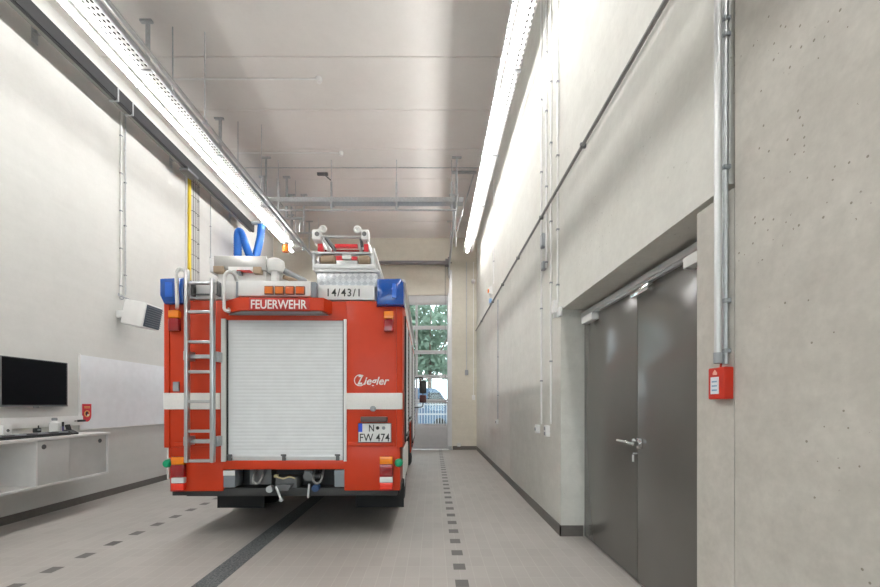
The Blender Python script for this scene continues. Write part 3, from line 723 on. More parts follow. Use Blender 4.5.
# ------------------------------------------------------------------ right wall fittings
xw = XR-0.016
def yR(x, X=None): return (X or xw)*F/(x-VX)
def zR(y, Y): return EYE+(VY-y)*Y/F
hc = thing('conduit', (XR-0.03, 0, 3.72), 'long dark conduit running level along the right wall', 'conduit')
b = MB(); b.cyl((0, 1.93, 0), (0, YB-0.02, 0), 0.016, 10); b.build('tube', mat('dark_conduit', (0.20, 0.20, 0.20), 0.5, 0.3), hc)
for yy in (yR(584), yR(542), yR(518.5), yR(503), yR(493), 11.5):
    b = MB(); b.box(-0.02, 0.0295, yy-0.012, yy+0.012, -0.02, 0.02); b.build('clip', STEELD, hc)
g = 'white conduits on the right wall by the doors'
Y = yR(541.3); vconduit(xw, Y, zR(424, Y), ZC-0.002, 0.011, PLASTIC, 'leftmost tall white conduit on the right wall, ending at a socket', [1.7, 2.6, 3.4, 4.3, 5.2], g)
Y = yR(546.3); vconduit(xw, Y, zR(268, Y), ZC-0.002, 0.010, PLASTIC, 'short white conduit ending at a small grey junction on the right wall', [3.1, 4.0, 4.9, 5.6], g)
Y = yR(550.8); vconduit(xw, Y, zR(424, Y), ZC-0.002, 0.011, PLASTIC, 'tall white conduit on the right wall, ending at the double socket', [1.9, 2.8, 3.5, 4.4, 5.1], g)
Y = yR(557.6); vconduit(xw, Y, zR(303, Y), ZC-0.002, 0.011, PLASTIC, 'white conduit ending at a small box above the corner of the doors', [2.7, 3.3, 4.1, 4.9], g)
Y = yR(493.6); vconduit(xw, Y, 2.9+1.2, ZC-0.002, 0.011, PLASTIC, 'farthest white conduit on the right wall, reaching an orange alarm', [4.6, 5.4], g)
Y = yR(497.8); vconduit(xw, Y, zR(422, Y)+0.06, 3.6, 0.011, GALV, 'thin grey conduit low on the right wall ending at a single switch', [1.6, 2.4], g)
def wbox(name, x, y, wy, h, dep, m, label, cat, extra=None, group=None):
    Y = yR(x, XR); z = zR(y, Y)
    t = thing(name, (XR, Y, z), label, cat, group)
    b = MB(); b.box(-dep, 0.002, -wy/2, wy/2, -h/2, h/2, bevel=0.008); b.build('housing', m, t)
    if extra: extra(t)
    return t
def face(t):
    b = MB(); b.lathe([(0.022, -0.058), (0.022, -0.0505)], (0, 0, 0), 'x'); b.build('socket_face', GREY, t)
wbox('wall_socket', 539.3, 429, 0.085, 0.11, 0.05, PLASTIC, 'white wall socket at the foot of the leftmost tall conduit', 'socket', face, 'sockets on the right wall')
def face2(t):
    for z in (-0.03, 0.03):
        b = MB(); b.box(-0.056, -0.0505, -0.028, 0.028, z-0.022, z+0.022, bevel=0.003); b.build('socket_flap', GREY, t)
wbox('wall_socket', 549, 431, 0.085, 0.13, 0.05, PLASTIC, 'white double wall socket with grey flaps nearest the doors', 'socket', face2, 'sockets on the right wall')
def knob(t):
    b = MB(); b.box(-0.056, -0.0505, -0.02, 0.02, -0.025, 0.025, bevel=0.003); b.build('rocker', STEELD, t)
wbox('light_switch', 498.2, 422, 0.085, 0.10, 0.05, PLASTIC, 'small switch low on the right wall near the end wall', 'switch', knob)
wbox('junction_box', 557, 307, 0.09, 0.14, 0.05, PLASTIC, 'white junction box above the corner of the grey doors', 'box', lambda t: MB().box(-0.04, -0.01, -0.012, 0.012, -0.12, -0.0705).build('gland', PLASTIC, t))
wbox('junction_box', 544.8, 241, 0.10, 0.16, 0.045, GREY, 'grey junction box on the conduits above the doors', 'box', lambda t: MB().box(-0.049, -0.0455, -0.04, 0.04, -0.06, 0.06, bevel=0.001).build('lid', GALV, t))
wbox('junction_box', 545.5, 266, 0.09, 0.10, 0.045, GREY, 'lower small grey box at the end of the short conduit', 'box', lambda t: MB().box(-0.049, -0.0455, -0.035, 0.035, -0.035, 0.035, bevel=0.001).build('lid', GALV, t))
wbox('junction_box', 561, 312, 0.10, 0.10, 0.03, PLASTIC, 'flat white box at the upper far corner of the door recess', 'box', lambda t: MB().box(-0.034, -0.0305, -0.04, 0.04, -0.04, 0.04, bevel=0.001).build('lid', PLASTIC, t))
def horn(t):
    b = MB(); b.lathe([(0.05, -0.10), (0.045, -0.09), (0.04, -0.0705)], (0, 0, 0), 'x'); b.build('horn', ORANGE, t)
wbox('alarm_horn', 492, 291, 0.16, 0.17, 0.07, PLASTIC, 'orange and white alarm horn high on the far right wall', 'alarm', horn)
wbox('flash_unit', 491.6, 301, 0.10, 0.10, 0.06, mat('pale_blue_lens', (0.30, 0.50, 0.75), 0.3), 'small pale blue unit just below the orange alarm horn', 'unit', lambda t: MB().box(-0.05, -0.01, -0.04, 0.04, -0.10, -0.0505, bevel=0.005).build('unit_base', GREY, t))
# near right: thick light pipe, thin conduit, red call box
Yp = (XN-0.05)*F/(718-VX)
rp = thing('conduit', (XN-0.05, Yp, 0), 'thick pale steel pipe standing against the near right wall', 'conduit')
b = MB(); b.cyl((0, 0, zR(357, Yp)), (0, 0, ZC-0.002), 0.016, 14); b.build('tube', ALUS, rp)
b = MB(); b.lathe([(0.016, -0.03), (0.019, -0.028), (0.019, 0.02)], (0, 0, zR(357, Yp))); b.build('end_sleeve', GREY, rp)
for z in (1.75, 2.05, 2.75, 3.2):
    pass
Yq = (XN-0.016)*F/(725.3-VX)
rq = thing('conduit', (XN-0.016, Yq, 0), 'thin conduit with clips above the red call box', 'conduit')
b = MB(); b.cyl((0, 0, zR(364, Yq)), (0, 0, ZC-0.002), 0.012, 10); b.build('tube', GALV, rq)
for y in (20, 36, 168, 301, 351):
    z = zR(y, Yq); b = MB(); b.box(-0.014, 0.016, -0.018, 0.018, z-0.01, z+0.01, bevel=0.003); b.build('clip', GREY, rq)
Yr = XN*F/(724-VX); zr = zR(383.5, Yr)
rb = thing('call_box', (XN, 1.9475, zr), 'red fire call box on the near right wall beside the grey doors', 'alarm')
b = MB(); b.box(-0.042, 0.002, -0.0555, 0.0555, -0.074, 0.074, bevel=0.006, seg=3); b.build('box_housing', REDBOX, rb)
# its labelled face looks into the room
b = MB(); b.box(-0.0445, -0.0415, -0.02, 0.035, -0.05, 0.03); lb = b.build('label_plate', mat('pale_label', (0.75, 0.80, 0.84), 0.4), rb)
b = MB(); b.box(-0.0455, -0.0445, -0.01, 0.025, 0.005, 0.012); b.box(-0.0455, -0.0445, -0.01, 0.025, -0.015, -0.008); b.box(-0.0455, -0.0445, -0.01, 0.025, -0.035, -0.028); b.build('label_lines', mat('label_blue', (0.25, 0.4, 0.55), 0.5), lb)
b = MB(); b.prism([(-0.008, 0.04), (0.02, 0.04), (0.02, 0.05), (0.006, 0.064), (-0.008, 0.05)], 'x', -0.0445, -0.0415); b.build('house_symbol', mat('symbol_pink', (0.85, 0.45, 0.35), 0.5), rb)
b = MB(); b.tube(fillet([(-0.02, 0, 0.0735), (-0.022, -0.005, 0.095), (-0.017, -0.015, 0.115)], 0.02), 0.005, 8); b.build('cable', REDBOX, rb)
# end-wall fittings right of the sectional door
for (x, y0, y1, lab) in ((466.5, 370, 262, 'grey conduit on the end wall right of the sectional door'), (473.5, 395, 262, 'thin conduit in the far right corner of the end wall')):
    Y = YB-0.014; p0, p1 = at(x, y0, Y), at(x, y1, Y)
    vb = thing('conduit', (p0.x, Y, p0.z), lab, 'conduit'); b = MB(); b.cyl((0, 0, 0), (0, 0, p1.z-p0.z), 0.012, 8); b.build('tube', PLASTIC if x > 470 else GALV, vb)
    b = MB(); b.box(-0.05, 0.05, -0.04, 0.016, -0.16, 0.0, bevel=0.006); b.build('end_box', GREY if x < 470 else PLASTIC, vb)
p = at(474, 282, YB); b = MB(); b.box(p.x-0.08, p.x+0.03, YB-0.14, YB-0.001, p.z-0.05, p.z+0.05, bevel=0.02); b.cyl((p.x-0.09, YB-0.1, p.z+0.02), (p.x-0.02, YB-0.1, p.z), 0.05)
tag(b.build('wall_camera', PLASTIC), 'small white unit high on the end wall by the right corner', 'unit')
p = at(459, 444, YB-0.1); b = MB(); b.lathe([(0.05, -0.05), (0.06, 0.0), (0.05, 0.05), (0.02, 0.06)], (p.x, YB-0.07, 0.16)); b.box(p.x-0.03, p.x+0.03, YB-0.08, YB-0.013, 0.13, 0.19)
tag(b.build('wall_lamp', PLASTIC), 'tiny round white lamp at the foot of the end wall', 'lamp')

# ------------------------------------------------------------------ fire truck
TX, TY = -1.546, 4.3
YAW = math.radians(1.1)
FT = thing('fire_truck', (TX, TY, 0), 'red and white fire engine seen from behind', 'truck', rz=YAW)
def R(x, y, dd=0.0):                   # pixel -> truck-local (u, w) at local depth dd
    s = F/(TY+dd); return ((x-VX)/s - TX, EYE+(VY-y)/s)
def U(x, dd=0.0): return R(x, 0, dd)[0]
def W(y, dd=0.0): return R(0, y, dd)[1]
HW = 1.238
ZT0, ZT1, ZLOW, ZBOT = W(447.4), W(300.5), W(447.4), W(491)
ZR = W(281)
VL = 4.25                              # length of the equipment body
# body shell behind the rear panels
b = MB(); b.box(-HW, HW, 0.045, VL, 1.12, ZT1, bevel=0.02)
b.box(-HW, HW, 0.045, 1.0, ZLOW, 1.2, bevel=0.02); b.box(-HW, HW, 2.4, VL, 0.62, 1.2, bevel=0.02)
b.box(-HW+0.05, U(223.5), 0.045, 0.9, ZBOT+0.02, ZLOW+0.1); b.box(U(344), HW-0.05, 0.045, 0.9, ZBOT+0.02, ZLOW+0.1)
b.build('body_shell', RED, FT)
b = MB(); b.box(-HW+0.01, HW-0.01, 0.05, VL, ZT1, ZR, bevel=0.02); b.build('roof_band', WHITE, FT)
for s in (-1, 1):
    b = MB(); b.tube([(s*(HW-0.005), 0.03, ZR+0.01), (s*(HW-0.005), VL, ZR+0.01)], 0.028, 8); b.build('roof_gutter', WHITE, FT)
# rear panels: a raised red frame round the shutter
sx0, sx1 = U(221.5), U(346)
b = MB()
b.box(-HW+0.012, sx0, 0, 0.06, ZLOW, ZT1, bevel=0.012); b.box(sx1, HW-0.012, 0, 0.06, ZLOW, ZT1, bevel=0.012)
b.box(sx0-0.02, sx1+0.02, 0.004, 0.06, W(320), ZT1-0.003, bevel=0.006)
b.box(U(184), U(223.5), 0, 0.06, ZBOT, ZLOW+0.03, bevel=0.010); b.box(U(344), U(400), 0, 0.06, ZBOT, ZLOW+0.03, bevel=0.010)
b.box(U(168), U(186), 0.03, 0.08, W(458), ZLOW+0.03, bevel=0.006)
b.box(U(222), U(350), 0.002, 0.06, W(469.5), W(460.5), bevel=0.006)
b.build('rear_panel', RED, FT)
# folded corner strips down both rear edges
for s in (-1, 1):
    b = MB(); b.prism([(s*(HW-0.075), -0.001), (s*(HW-0.07), -0.012), (s*(HW-0.06), -0.012), (s*(HW-0.012), 0.002), (s*HW, 0.03), (s*HW, 0.06), (s*(HW-0.075), 0.06)], 'z', ZLOW+0.0, ZT1-0.01)
    b.build('corner_post', RED, FT)
b = MB(); b.box(U(176), sx0-0.02, -0.012, 0.001, ZLOW+0.01, ZLOW+0.055, bevel=0.006); b.build('panel_lip', RED, FT)
b = MB(); b.box(sx1+0.02, U(394), -0.012, 0.001, ZLOW+0.01, ZLOW+0.055, bevel=0.006); b.build('panel_lip', RED, FT)
for (xa, xb) in ((165.6, 221), (346.5, 402.5)):
    b = MB(); b.box(U(xa), U(xb), -0.0145, 0.0, W(409.3), W(393), bevel=0.001); b.build('white_stripe', WHITER, FT)
# rear roller shutter
RS = bpy.data.objects.new('roller_shutter', None); COL.objects.link(RS); RS.parent = FT
bot, top = W(461), W(319.5)
b = MB(); n = 40; x0, x1 = U(228), U(342.5)
prof = []
for k in range(n):
    z0 = bot+(top-bot)*k/n; z1 = bot+(top-bot)*(k+1)/n; h = z1-z0
    prof += [(0.0214, z0), (0.0203, z0+h*0.10), (0.020, z0+h*0.5), (0.0203, z0+h*0.90)]
prof += [(0.030, top), (0.05, top), (0.05, bot)]
b.prism(prof, 'x', x0, x1); b.build('slat_curtain', SLAT, RS)
for (xa, xb) in ((222, 226.5), (343.5, 346.5)):
    b = MB(); b.box(U(xa), U(xb), -0.012, 0.03, bot-0.005, top+0.005, bevel=0.004); b.build('shutter_rail', WHITE, RS)
for (xa, xb) in ((226.6, 228), (342.4, 343.6)):
    b = MB(); b.box(U(xa), U(xb), 0.008, 0.04, bot, top); b.build('rubber_seal', BLACKP, RS)
b = MB(); b.box(x0, x1, 0.01, 0.03, bot, bot+0.055, bevel=0.004); b.box(x0+0.03, x1-0.03, -0.002, 0.012, bot+0.03, bot+0.05, bevel=0.005); b.build('handle_bar', ALUS, RS)
for xx in (230.5, 284, 337.5):
    b = MB(); u = U(xx); b.box(u-0.018, u+0.018, -0.012, 0.012, bot+0.005, bot+0.06, bevel=0.004); b.box(u-0.028, u+0.028, -0.018, -0.01, bot+0.052, bot+0.072, bevel=0.004); b.build('latch', STEELD, RS)
# sign over the shutter
SG = bpy.data.objects.new('sign_box', None); COL.objects.link(SG); SG.parent = FT
dz = -0.17
b = MB()
def sring(v, k=0.0): return [(U(240, v)-k, v), (U(322, v)+k, v)]
zt, zb = W(297.5, dz), W(310.5, dz)
b.box(U(247.5, dz), U(310, dz), dz, 0.003, zb, zt, bevel=0.012)
for (xa, xb, xo) in ((237, 249, 226), (309, 322.5, 332)):
    lft = xa < 240
    p0 = [(U(xa, dz), dz+0.02), (U(xb, dz), dz+0.004), (U(xb, 0), 0.003), (U(xo, 0), 0.003)] if lft else [(U(xb, dz), dz+0.02), (U(xa, dz), dz+0.004), (U(xa, 0), 0.003), (U(xo, 0), 0.003)]
    b.prism(p0, 'z', zb+0.004, zt+0.004)
b.build('sign_housing', RED, SG)
b = MB(); b.prism([(U(240, dz), dz+0.03), (U(320, dz), dz+0.03), (U(328, 0), 0.003), (U(229, 0), 0.003)], 'z', zb-0.012, zb-0.0005); b.build('sign_underside', GREY, SG)
b = MB(); b.box(U(249, dz), U(309, dz), dz-0.005, dz+0.003, zb+0.008, zt-0.01); b.build('sign_face', REDD, SG)
lettering('sign_lettering', 'FEUERWEHR', WHITER, SG, U(251, dz), U(306.5, dz), W(309, dz), W(300, dz), dz-0.006, bold=0.016)
# warning light box above the sign
LB = bpy.data.objects.new('warning_light_bar', None); COL.objects.link(LB); LB.parent = FT
d1 = -0.12
b = MB(); b.box(U(238, d1), U(310, d1), d1, 0.06, W(297, d1)+0.008, W(280.5, d1), bevel=0.012); b.build('light_housing', WHITE, LB)
for (xa, xb) in ((235, 238.5), (310, 315)):
    b = MB(); b.box(U(xa, d1), U(xb, d1), d1+0.02, 0.06, W(298, d1)+0.008, W(281, d1), bevel=0.006); b.build('side_cheek', GREYM, LB)
for k in range(4):
    xm = 269.3+k*10.3
    b = MB(); b.box(U(xm-4.7, d1), U(xm+4.7, d1), d1-0.02, d1+0.002, W(295, d1), W(286.3, d1), bevel=0.018, seg=3); lo = b.build('lamp_bezel', mat('lamp_brown', (0.16, 0.05, 0.02), 0.3), LB)
    b = MB(); b.box(U(xm-3.9, d1), U(xm+3.9, d1), d1-0.028, d1-0.018, W(294.2, d1), W(287.3, d1), bevel=0.014, seg=3); b.build('amber_lamp', AMBERD if k > 1 else mat('amber_lamp', (0.66, 0.16, 0.01), 0.2, coat=0.4), lo)
# left white panel and number panel on the right
b = MB(); b.box(U(188), U(236), 0.0, 0.05, W(299.5), W(281.5), bevel=0.008); b.build('upper_panel', WHITE, FT)
b = MB(); b.box(U(315), U(374.5), -0.005, 0.05, W(299.5), W(285), bevel=0.005); npn = b.build('number_panel', WHITE, FT)
lettering('fleet_number', '14/43/1', INK, npn, U(327.5), U(359.5), W(296.3), W(288.5), -0.0065, bold=0.012, spacing=1.2)
b = MB(); b.box(U(316), U(377), 0.02, 0.5, W(286), W(271), bevel=0.01); b.build('tread_plate_box', DIAM, FT)
b = MB(); b.box(U(314), U(379), 0.0, 0.52, W(271.5), W(269), bevel=0.006); b.build('tread_plate_lid', ALUS, FT)
# blue corner beacons
for (pts, s) in (([(161.3, 279), (185, 277.5), (185, 304), (165, 304), (161.3, 296)], -1), ([(376, 278), (400.5, 277.5), (403.8, 281), (404, 305), (376, 305)], 1)):
    BK = bpy.data.objects.new('blue_beacon', None); COL.objects.link(BK); BK.parent = FT
    d2 = -0.06
    poly = [R(x, y, d2) for x, y in pts]
    cxm = sum(p[0] for p in poly)/5; czm = sum(p[1] for p in poly)/5
    ins = lambda k: [(cxm+(u-cxm)*k, czm+(w-czm)*k) for u, w in poly]
    b = MB(); rings = [[(u, v, w) for u, w in ins(k)] for v, k in ((0.12, 1.0), (d2+0.02, 1.0), (d2-0.005, 0.94), (d2-0.012, 0.85))]
    b.loft(rings); b.build('beacon_dome', BLUE, BK)
    ux0, ux1 = (U(167, d2), U(174.5, d2)) if s < 0 else (U(391.5, d2), U(396.5, d2))
    b = MB(); b.box(ux0, ux1, d2-0.02, d2, W(298, d2), W(283, d2), bevel=0.01); b.build('beacon_reflector', BLUEL, BK)
# marker lamps
for (x0, x1) in ((172, 182.5), (384, 393.5)):
    ML = bpy.data.objects.new('marker_lamp', None); COL.objects.link(ML); ML.parent = FT
    b = MB(); b.box(U(x0), U(x1), -0.05, 0.002, W(319), W(311.5), bevel=0.012, seg=3); b.build('amber_lens', AMBER, ML)
    b = MB(); b.box(U(x0), U(x1), -0.05, 0.002, W(332), W(319.3), bevel=0.016, seg=3); b.build('red_lens', REDL, ML)
# tail lamps
for (x0, x1, gx) in ((172.2, 184.6, 168.6), (379.3, 392.3, 398.5)):
    TLp = bpy.data.objects.new('tail_lamp', None); COL.objects.link(TLp); TLp.parent = FT
    d3 = -0.05
    for (ya, yb, m, nm) in ((457, 464.5, AMBER, 'amber_lens'), (464.8, 477.2, REDL, 'red_lens'), (477.5, 483, CLEAR, 'clear_lens'), (483.3, 490, REDLB, 'bright_red_lens')):
        b = MB(); b.box(U(x0, d3), U(x1, d3), d3, 0.001, W(yb, d3), W(ya, d3), bevel=0.006); b.build(nm, m, TLp)
    b = MB(); b.box(U(x0, 0)+0.004, U(x1, 0)+0.006, -0.02, 0.03, W(490.8), W(456.5), bevel=0.006); b.build('lamp_housing', REDD, TLp)
    b = MB(); b.lathe([(0.02, 0.12), (0.035, 0.10), (0.044, 0.05), (0.042, 0.0), (0.03, -0.02), (0.01, -0.025)], (U(gx, -0.02), -0.03, W(463)), 'y'); b.build('side_marker_cap', GREEN, FT)
# number plate
b = MB(); b.box(U(358), U(391.3), -0.018, 0.0, W(442.6), W(423), bevel=0.004); NP = b.build('number_plate', PLASTIC, FT)
b = MB(); b.box(U(358.5), U(362.3), -0.0195, -0.0175, W(432), W(423.5)); b.build('country_band', EUBLUE, NP)
lettering('plate_letter', 'N', INK, NP, U(369), U(374), W(431.5), W(424.7), -0.0185, bold=0.01)
for xx, m in ((377.6, INK), (383.6, GREY)):
    b = MB(); b.lathe([(0.018, -0.0205), (0.018, -0.0175)], (U(xx), 0, W(428)), 'y', 12); b.build('plate_seal', m, NP)
lettering('plate_lettering', 'FW 474', INK, NP, U(359.8), U(389.5), W(441.6), W(433.6), -0.0185, bold=0.006)
b = MB(); z0, z1 = W(423), W(442.6); t = 0.006; xa, xb = U(358), U(391.3)
b.box(xa, xb, -0.0195, -0.0175, z0-t, z0); b.box(xa, xb, -0.0195, -0.0175, z1, z1+t); b.box(xa, xa+t, -0.0195, -0.0175, z1, z0); b.box(xb-t, xb, -0.0195, -0.0175, z1, z0); b.build('plate_border', INK, NP)
b = MB(); b.box(U(361), U(387.5), -0.06, 0.001, W(422), W(416.5), bevel=0.01); b.build('plate_lamp', mat('plate_lamp_brown', (0.10, 0.06, 0.055), 0.4), FT)
b = MB(); b.lathe([(0.022, -0.045), (0.03, -0.03), (0.03, 0.0)], (U(373), 0, W(408.7)), 'y'); b.build('round_knob', GREY, FT)
# maker's lettering: ringed Z then the rest
EM = bpy.data.objects.new('emblem', None); COL.objects.link(EM); EM.parent = FT
lettering('emblem_initial', 'Z', WHITER, EM, U(357), U(363.2), W(384.5), W(375), -0.002, bold=0.035, shear=0.25)
lettering('emblem_lettering', 'iegler', WHITER, EM, U(363.6), U(389), W(387.2), W(376.8), -0.002, bold=0.018, shear=0.3)
b = MB(); b.torus((U(359.6), -0.002, W(380.3)), 0.056, 0.005, 'y', 28, 6, math.radians(55), math.radians(330)); b.build('emblem_ring', WHITER, EM)
# hatch
b = MB(); b.box(U(175), U(181), -0.02, 0.0, W(391.5), W(382), bevel=0.006); b.build('socket_hatch', GREY, FT)
# rear ladder
LD = bpy.data.objects.new('rear_ladder', None); COL.objects.link(LD); LD.parent = FT
dl = -0.14
for xx, ytop in ((188, 270), (213.2, 279)):
    b = MB(); b.box(U(xx-2.0, dl), U(xx+1.7, dl), dl-0.03, dl+0.03, W(462.5, dl), W(ytop, dl), bevel=0.012); b.build('ladder_rail', ALU, LD)
for yy in (312.3, 342.3, 372, 401.5, 431, 460.6):
    b = MB(); b.box(U(189.5, dl), U(212, dl), dl-0.02, dl+0.02, W(yy+1.5, dl), W(yy-1.5, dl), bevel=0.006); b.build('rung', ALU, LD)
for yy in (357, 441):
    b = MB(); b.box(U(190, -0.07), U(219, -0.07), -0.10, -0.06, W(yy+2, -0.07), W(yy-2, -0.07), bevel=0.006)
    b.box(U(188, -0.07), U(192.5, -0.07), dl, 0.0, W(yy+4, -0.07), W(yy-5, -0.07), bevel=0.006); b.box(U(216.5, -0.07), U(220, -0.07), -0.10, 0.0, W(yy+5, -0.07), W(yy-5, -0.07), bevel=0.006)
    b.build('ladder_bracket', GALV, LD)
b = MB(); b.tube([(U(188, dl), dl, W(283.5, dl)), (U(216, dl), dl, W(283.5, dl))], 0.014, 8); b.build('top_bar', GALV, LD)
b = MB(); b.box(U(190, -0.05), U(216, -0.05), -0.09, -0.05, W(285.3, -0.05), W(283, -0.05)); b.box(U(193, -0.05), U(218, -0.05), -0.05, -0.03, W(295.2, -0.05), W(294, -0.05))
b.box(U(192, -0.05), U(194.2, -0.05), -0.06, -0.002, W(296, -0.05), W(284, -0.05)); b.box(U(217.5, -0.05), U(219.5, -0.05), -0.06, -0.002, W(296, -0.05), W(282, -0.05)); b.build('ladder_hinge', STEELD, LD)
# curved grab handles
for pts in ([(178.2, 308.5, -0.03), (178.2, 307, -0.13), (177.3, 273, -0.13), (180.5, 268.5, -0.12), (187, 272, -0.10)],
            [(229.5, 309, -0.02), (229, 312, -0.13), (224.5, 310, -0.13), (223.8, 277, -0.13), (228, 271.5, -0.13), (234.5, 273.5, -0.10), (237, 281, -0.03)]):
    b = MB(); P = [Vector((U(x, v), v, W(y, v))) for x, y, v in pts]
    b.tube(fillet(P, 0.06, 5), 0.017, 10); b.build('grab_handle', WHITE, FT)
# rear recess, bumper and coupling
b = MB(); b.box(U(228), U(345), 0.25, 0.32, W(497), W(469)); b.box(-HW+0.05, HW-0.05, 0.08, 1.2, ZBOT-0.06, ZBOT+0.015); b.box(U(215), U(360), 0.32, 3.5, 0.55, 0.95); b.build('chassis_frame', UNDER, FT)
b = MB(); b.box(U(186), U(397), 0.02, 0.10, W(496.5), W(488.5)+0.0, bevel=0.01); b.build('rear_underrun_bar', UNDER, FT)
for (xa, xb) in ((223.5, 235), (334, 344.5)):
    b = MB(); b.box(U(xa), U(xb), 0.01, 0.2, W(487.5), W(470.5), bevel=0.006); bx_ = b.build('step_box', GREYM, FT)
    b = MB(); b.box(U(xa), U(xb), 0.004, 0.012, W(475.5), W(470.5)); b.build('reflector', WHITE if xa < 300 else GREYM, bx_)
TB = bpy.data.objects.new('tow_coupling', None); COL.objects.link(TB); TB.parent = FT
b = MB(); b.box(U(274), U(296), 0.03, 0.25, W(492), W(478), bevel=0.02); b.prism([(U(277), W(484)), (U(293), W(484)), (U(289), W(490)), (U(280), W(490))], 'y', -0.04, 0.05); b.build('coupling_jaw', STEELD, TB)
b = MB(); b.tube([(U(277), -0.03, W(486)), (U(283.5), -0.08, W(497))], 0.012, 8); b.lathe([(0.018, -0.02), (0.018, 0.02)], (U(284), -0.08, W(498)), 'y'); b.build('coupling_lever', GALV, TB)
b = MB(); b.tube([(U(309), 0.0, W(484)), (U(309), -0.04, W(497))], 0.012, 8); b.build('release_lever', GALV, TB)
b = MB(); b.cyl((U(270), 0.05, W(489)), (U(270), -0.02, W(489)), 0.035); b.build('air_coupling', GALV, TB)
b = MB(); b.cyl((U(315.5), 0.05, W(488)), (U(315.5), -0.02, W(488)), 0.038); b.build('socket_cap', mat('dark_blue_cap', (0.02, 0.06, 0.16), 0.4), TB)
b = MB(); b.tube(smooth_path([Vector((U(276), -0.02, W(476))), Vector((U(284), -0.03, W(478))), Vector((U(290), -0.02, W(476.5))), Vector((U(295), 0.0, W(478.5)))], 4), 0.008, 8); b.box(U(275), U(278), -0.03, 0.02, W(477), W(474.5)); b.build('coupling_cable', mat('straw_cable', (0.45, 0.40, 0.22), 0.5), TB)
for xx in (257, 317):
    b = MB(); P = [Vector((U(xx-4), 0.1, W(471))), Vector((U(xx-4), 0.0, W(480))), Vector((U(xx), -0.01, W(483.5))), Vector((U(xx+4), 0.0, W(480))), Vector((U(xx+4), 0.1, W(471)))]
    b.tube(smooth_path(P, 5), 0.012, 8); b.build('shackle', mat('shackle_grey', (0.20, 0.20, 0.20), 0.5, 0.3), FT)
b = MB(); b.box(U(303), U(312), 0.03, 0.25, W(482), W(471), bevel=0.01); b.cyl((U(308), 0.04, W(476.5)), (U(308), 0.0, W(476.5)), 0.045); b.cyl((U(301), 0.1, W(478)), (U(318), 0.1, W(478)), 0.03); b.build('socket_mount', STEELD, FT)
b = MB(); b.box(U(246), U(268), 0.1, 0.25, W(486), W(471)); b.build('tow_bracket', STEELD, FT)
# mud flaps and wheels
d4 = 0.85
for (xa, xb) in ((219.5, 266), (357.5, 405)):
    b = MB(); b.box(U(xa, d4), min(HW, U(xb, d4)), d4, d4+0.02, W(507.5, d4), 0.85); b.build('mud_flap', BLACK, FT)
def wheel(u0, u1, v):
    cu = (u0+u1)/2; s = 1 if cu > 0 else -1; hw = abs(u1-u0)/2
    b = MB(); prof = [(0.27, -hw), (0.42, -hw), (0.47, -hw+0.03), (0.485, -hw+0.06), (0.485, hw-0.06), (0.47, hw-0.03), (0.42, hw), (0.27, hw)]
    b.lathe(prof, (cu, v, 0.487), 'x', 36); ty = b.build('wheel', BLACK, FT)
    b = MB(); e = hw*s
    b.lathe([(0.265, e*1.005), (0.25, e*0.6), (0.12, e*0.6), (0.11, e*1.05), (0.05, e*1.08)] if s > 0 else [(0.05, e*1.08), (0.11, e*1.05), (0.12, e*0.6), (0.25, e*0.6), (0.265, e*1.005)], (cu, v, 0.487), 'x', 28); b.build('rim', ALUS, ty)
for s in (-1, 1):
    wheel(s*0.62, s*1.17, 1.70); wheel(s*0.86, s*1.15, 5.35)
b = MB(); b.cyl((-0.65, 1.70, 0.487), (0.65, 1.70, 0.487), 0.08); b.lathe([(0.09, -0.22), (0.22, -0.08), (0.22, 0.08), (0.09, 0.22)], (0, 1.7, 0.487), 'x'); b.cyl((-0.9, 5.35, 0.487), (0.9, 5.35, 0.487), 0.07); b.box(-0.45, -0.37, 0.32, 6.3, 0.65, 0.85); b.box(0.37, 0.45, 0.32, 6.3, 0.65, 0.85); b.build('axle', UNDER, FT)
# side shutters, arches, skirts, stripe
for s in (-1, 1):
    for (va, vb, za) in ((0.2, 1.0, 1.0), (1.08, 2.34, 1.16), (2.44, 4.1, 0.72)):
        b = MB(); n = 26; zt = 2.36; prof = []
        for k in range(n):
            z0 = za+(zt-za)*k/n; h = (zt-za)/n; prof += [(s*(HW+0.004), z0), (s*(HW+0.012), z0+h*0.15), (s*(HW+0.012), z0+h*0.85)]
        prof += [(s*(HW+0.004), zt), (s*(HW-0.01), zt), (s*(HW-0.01), za)]
        b.prism(prof, 'y', va, vb); sh = b.build('side_shutter', SLAT, FT)
        b = MB(); b.box(s*(HW+0.004), s*(HW+0.022), va-0.04, va, za, zt); b.box(s*(HW+0.004), s*(HW+0.022), vb, vb+0.04, za, zt); b.box(s*(HW+0.012), s*(HW+0.03), va+0.1, vb-0.1, za+0.05, za+0.075); b.build('shutter_frame', BLACKP, sh)
    b = MB(); b.box(s*(HW-0.012), s*(HW+0.01), 0.08, 0.95, 0.62, 0.94, bevel=0.006); b.build('side_skirt', WHITER, FT)
    b = MB(); b.torus((s*(HW-0.05), 1.70, 0.487), 0.60, 0.035, 'x', 24, 8, math.radians(0), math.radians(180)); b.build('wheel_arch', BLACK, FT)
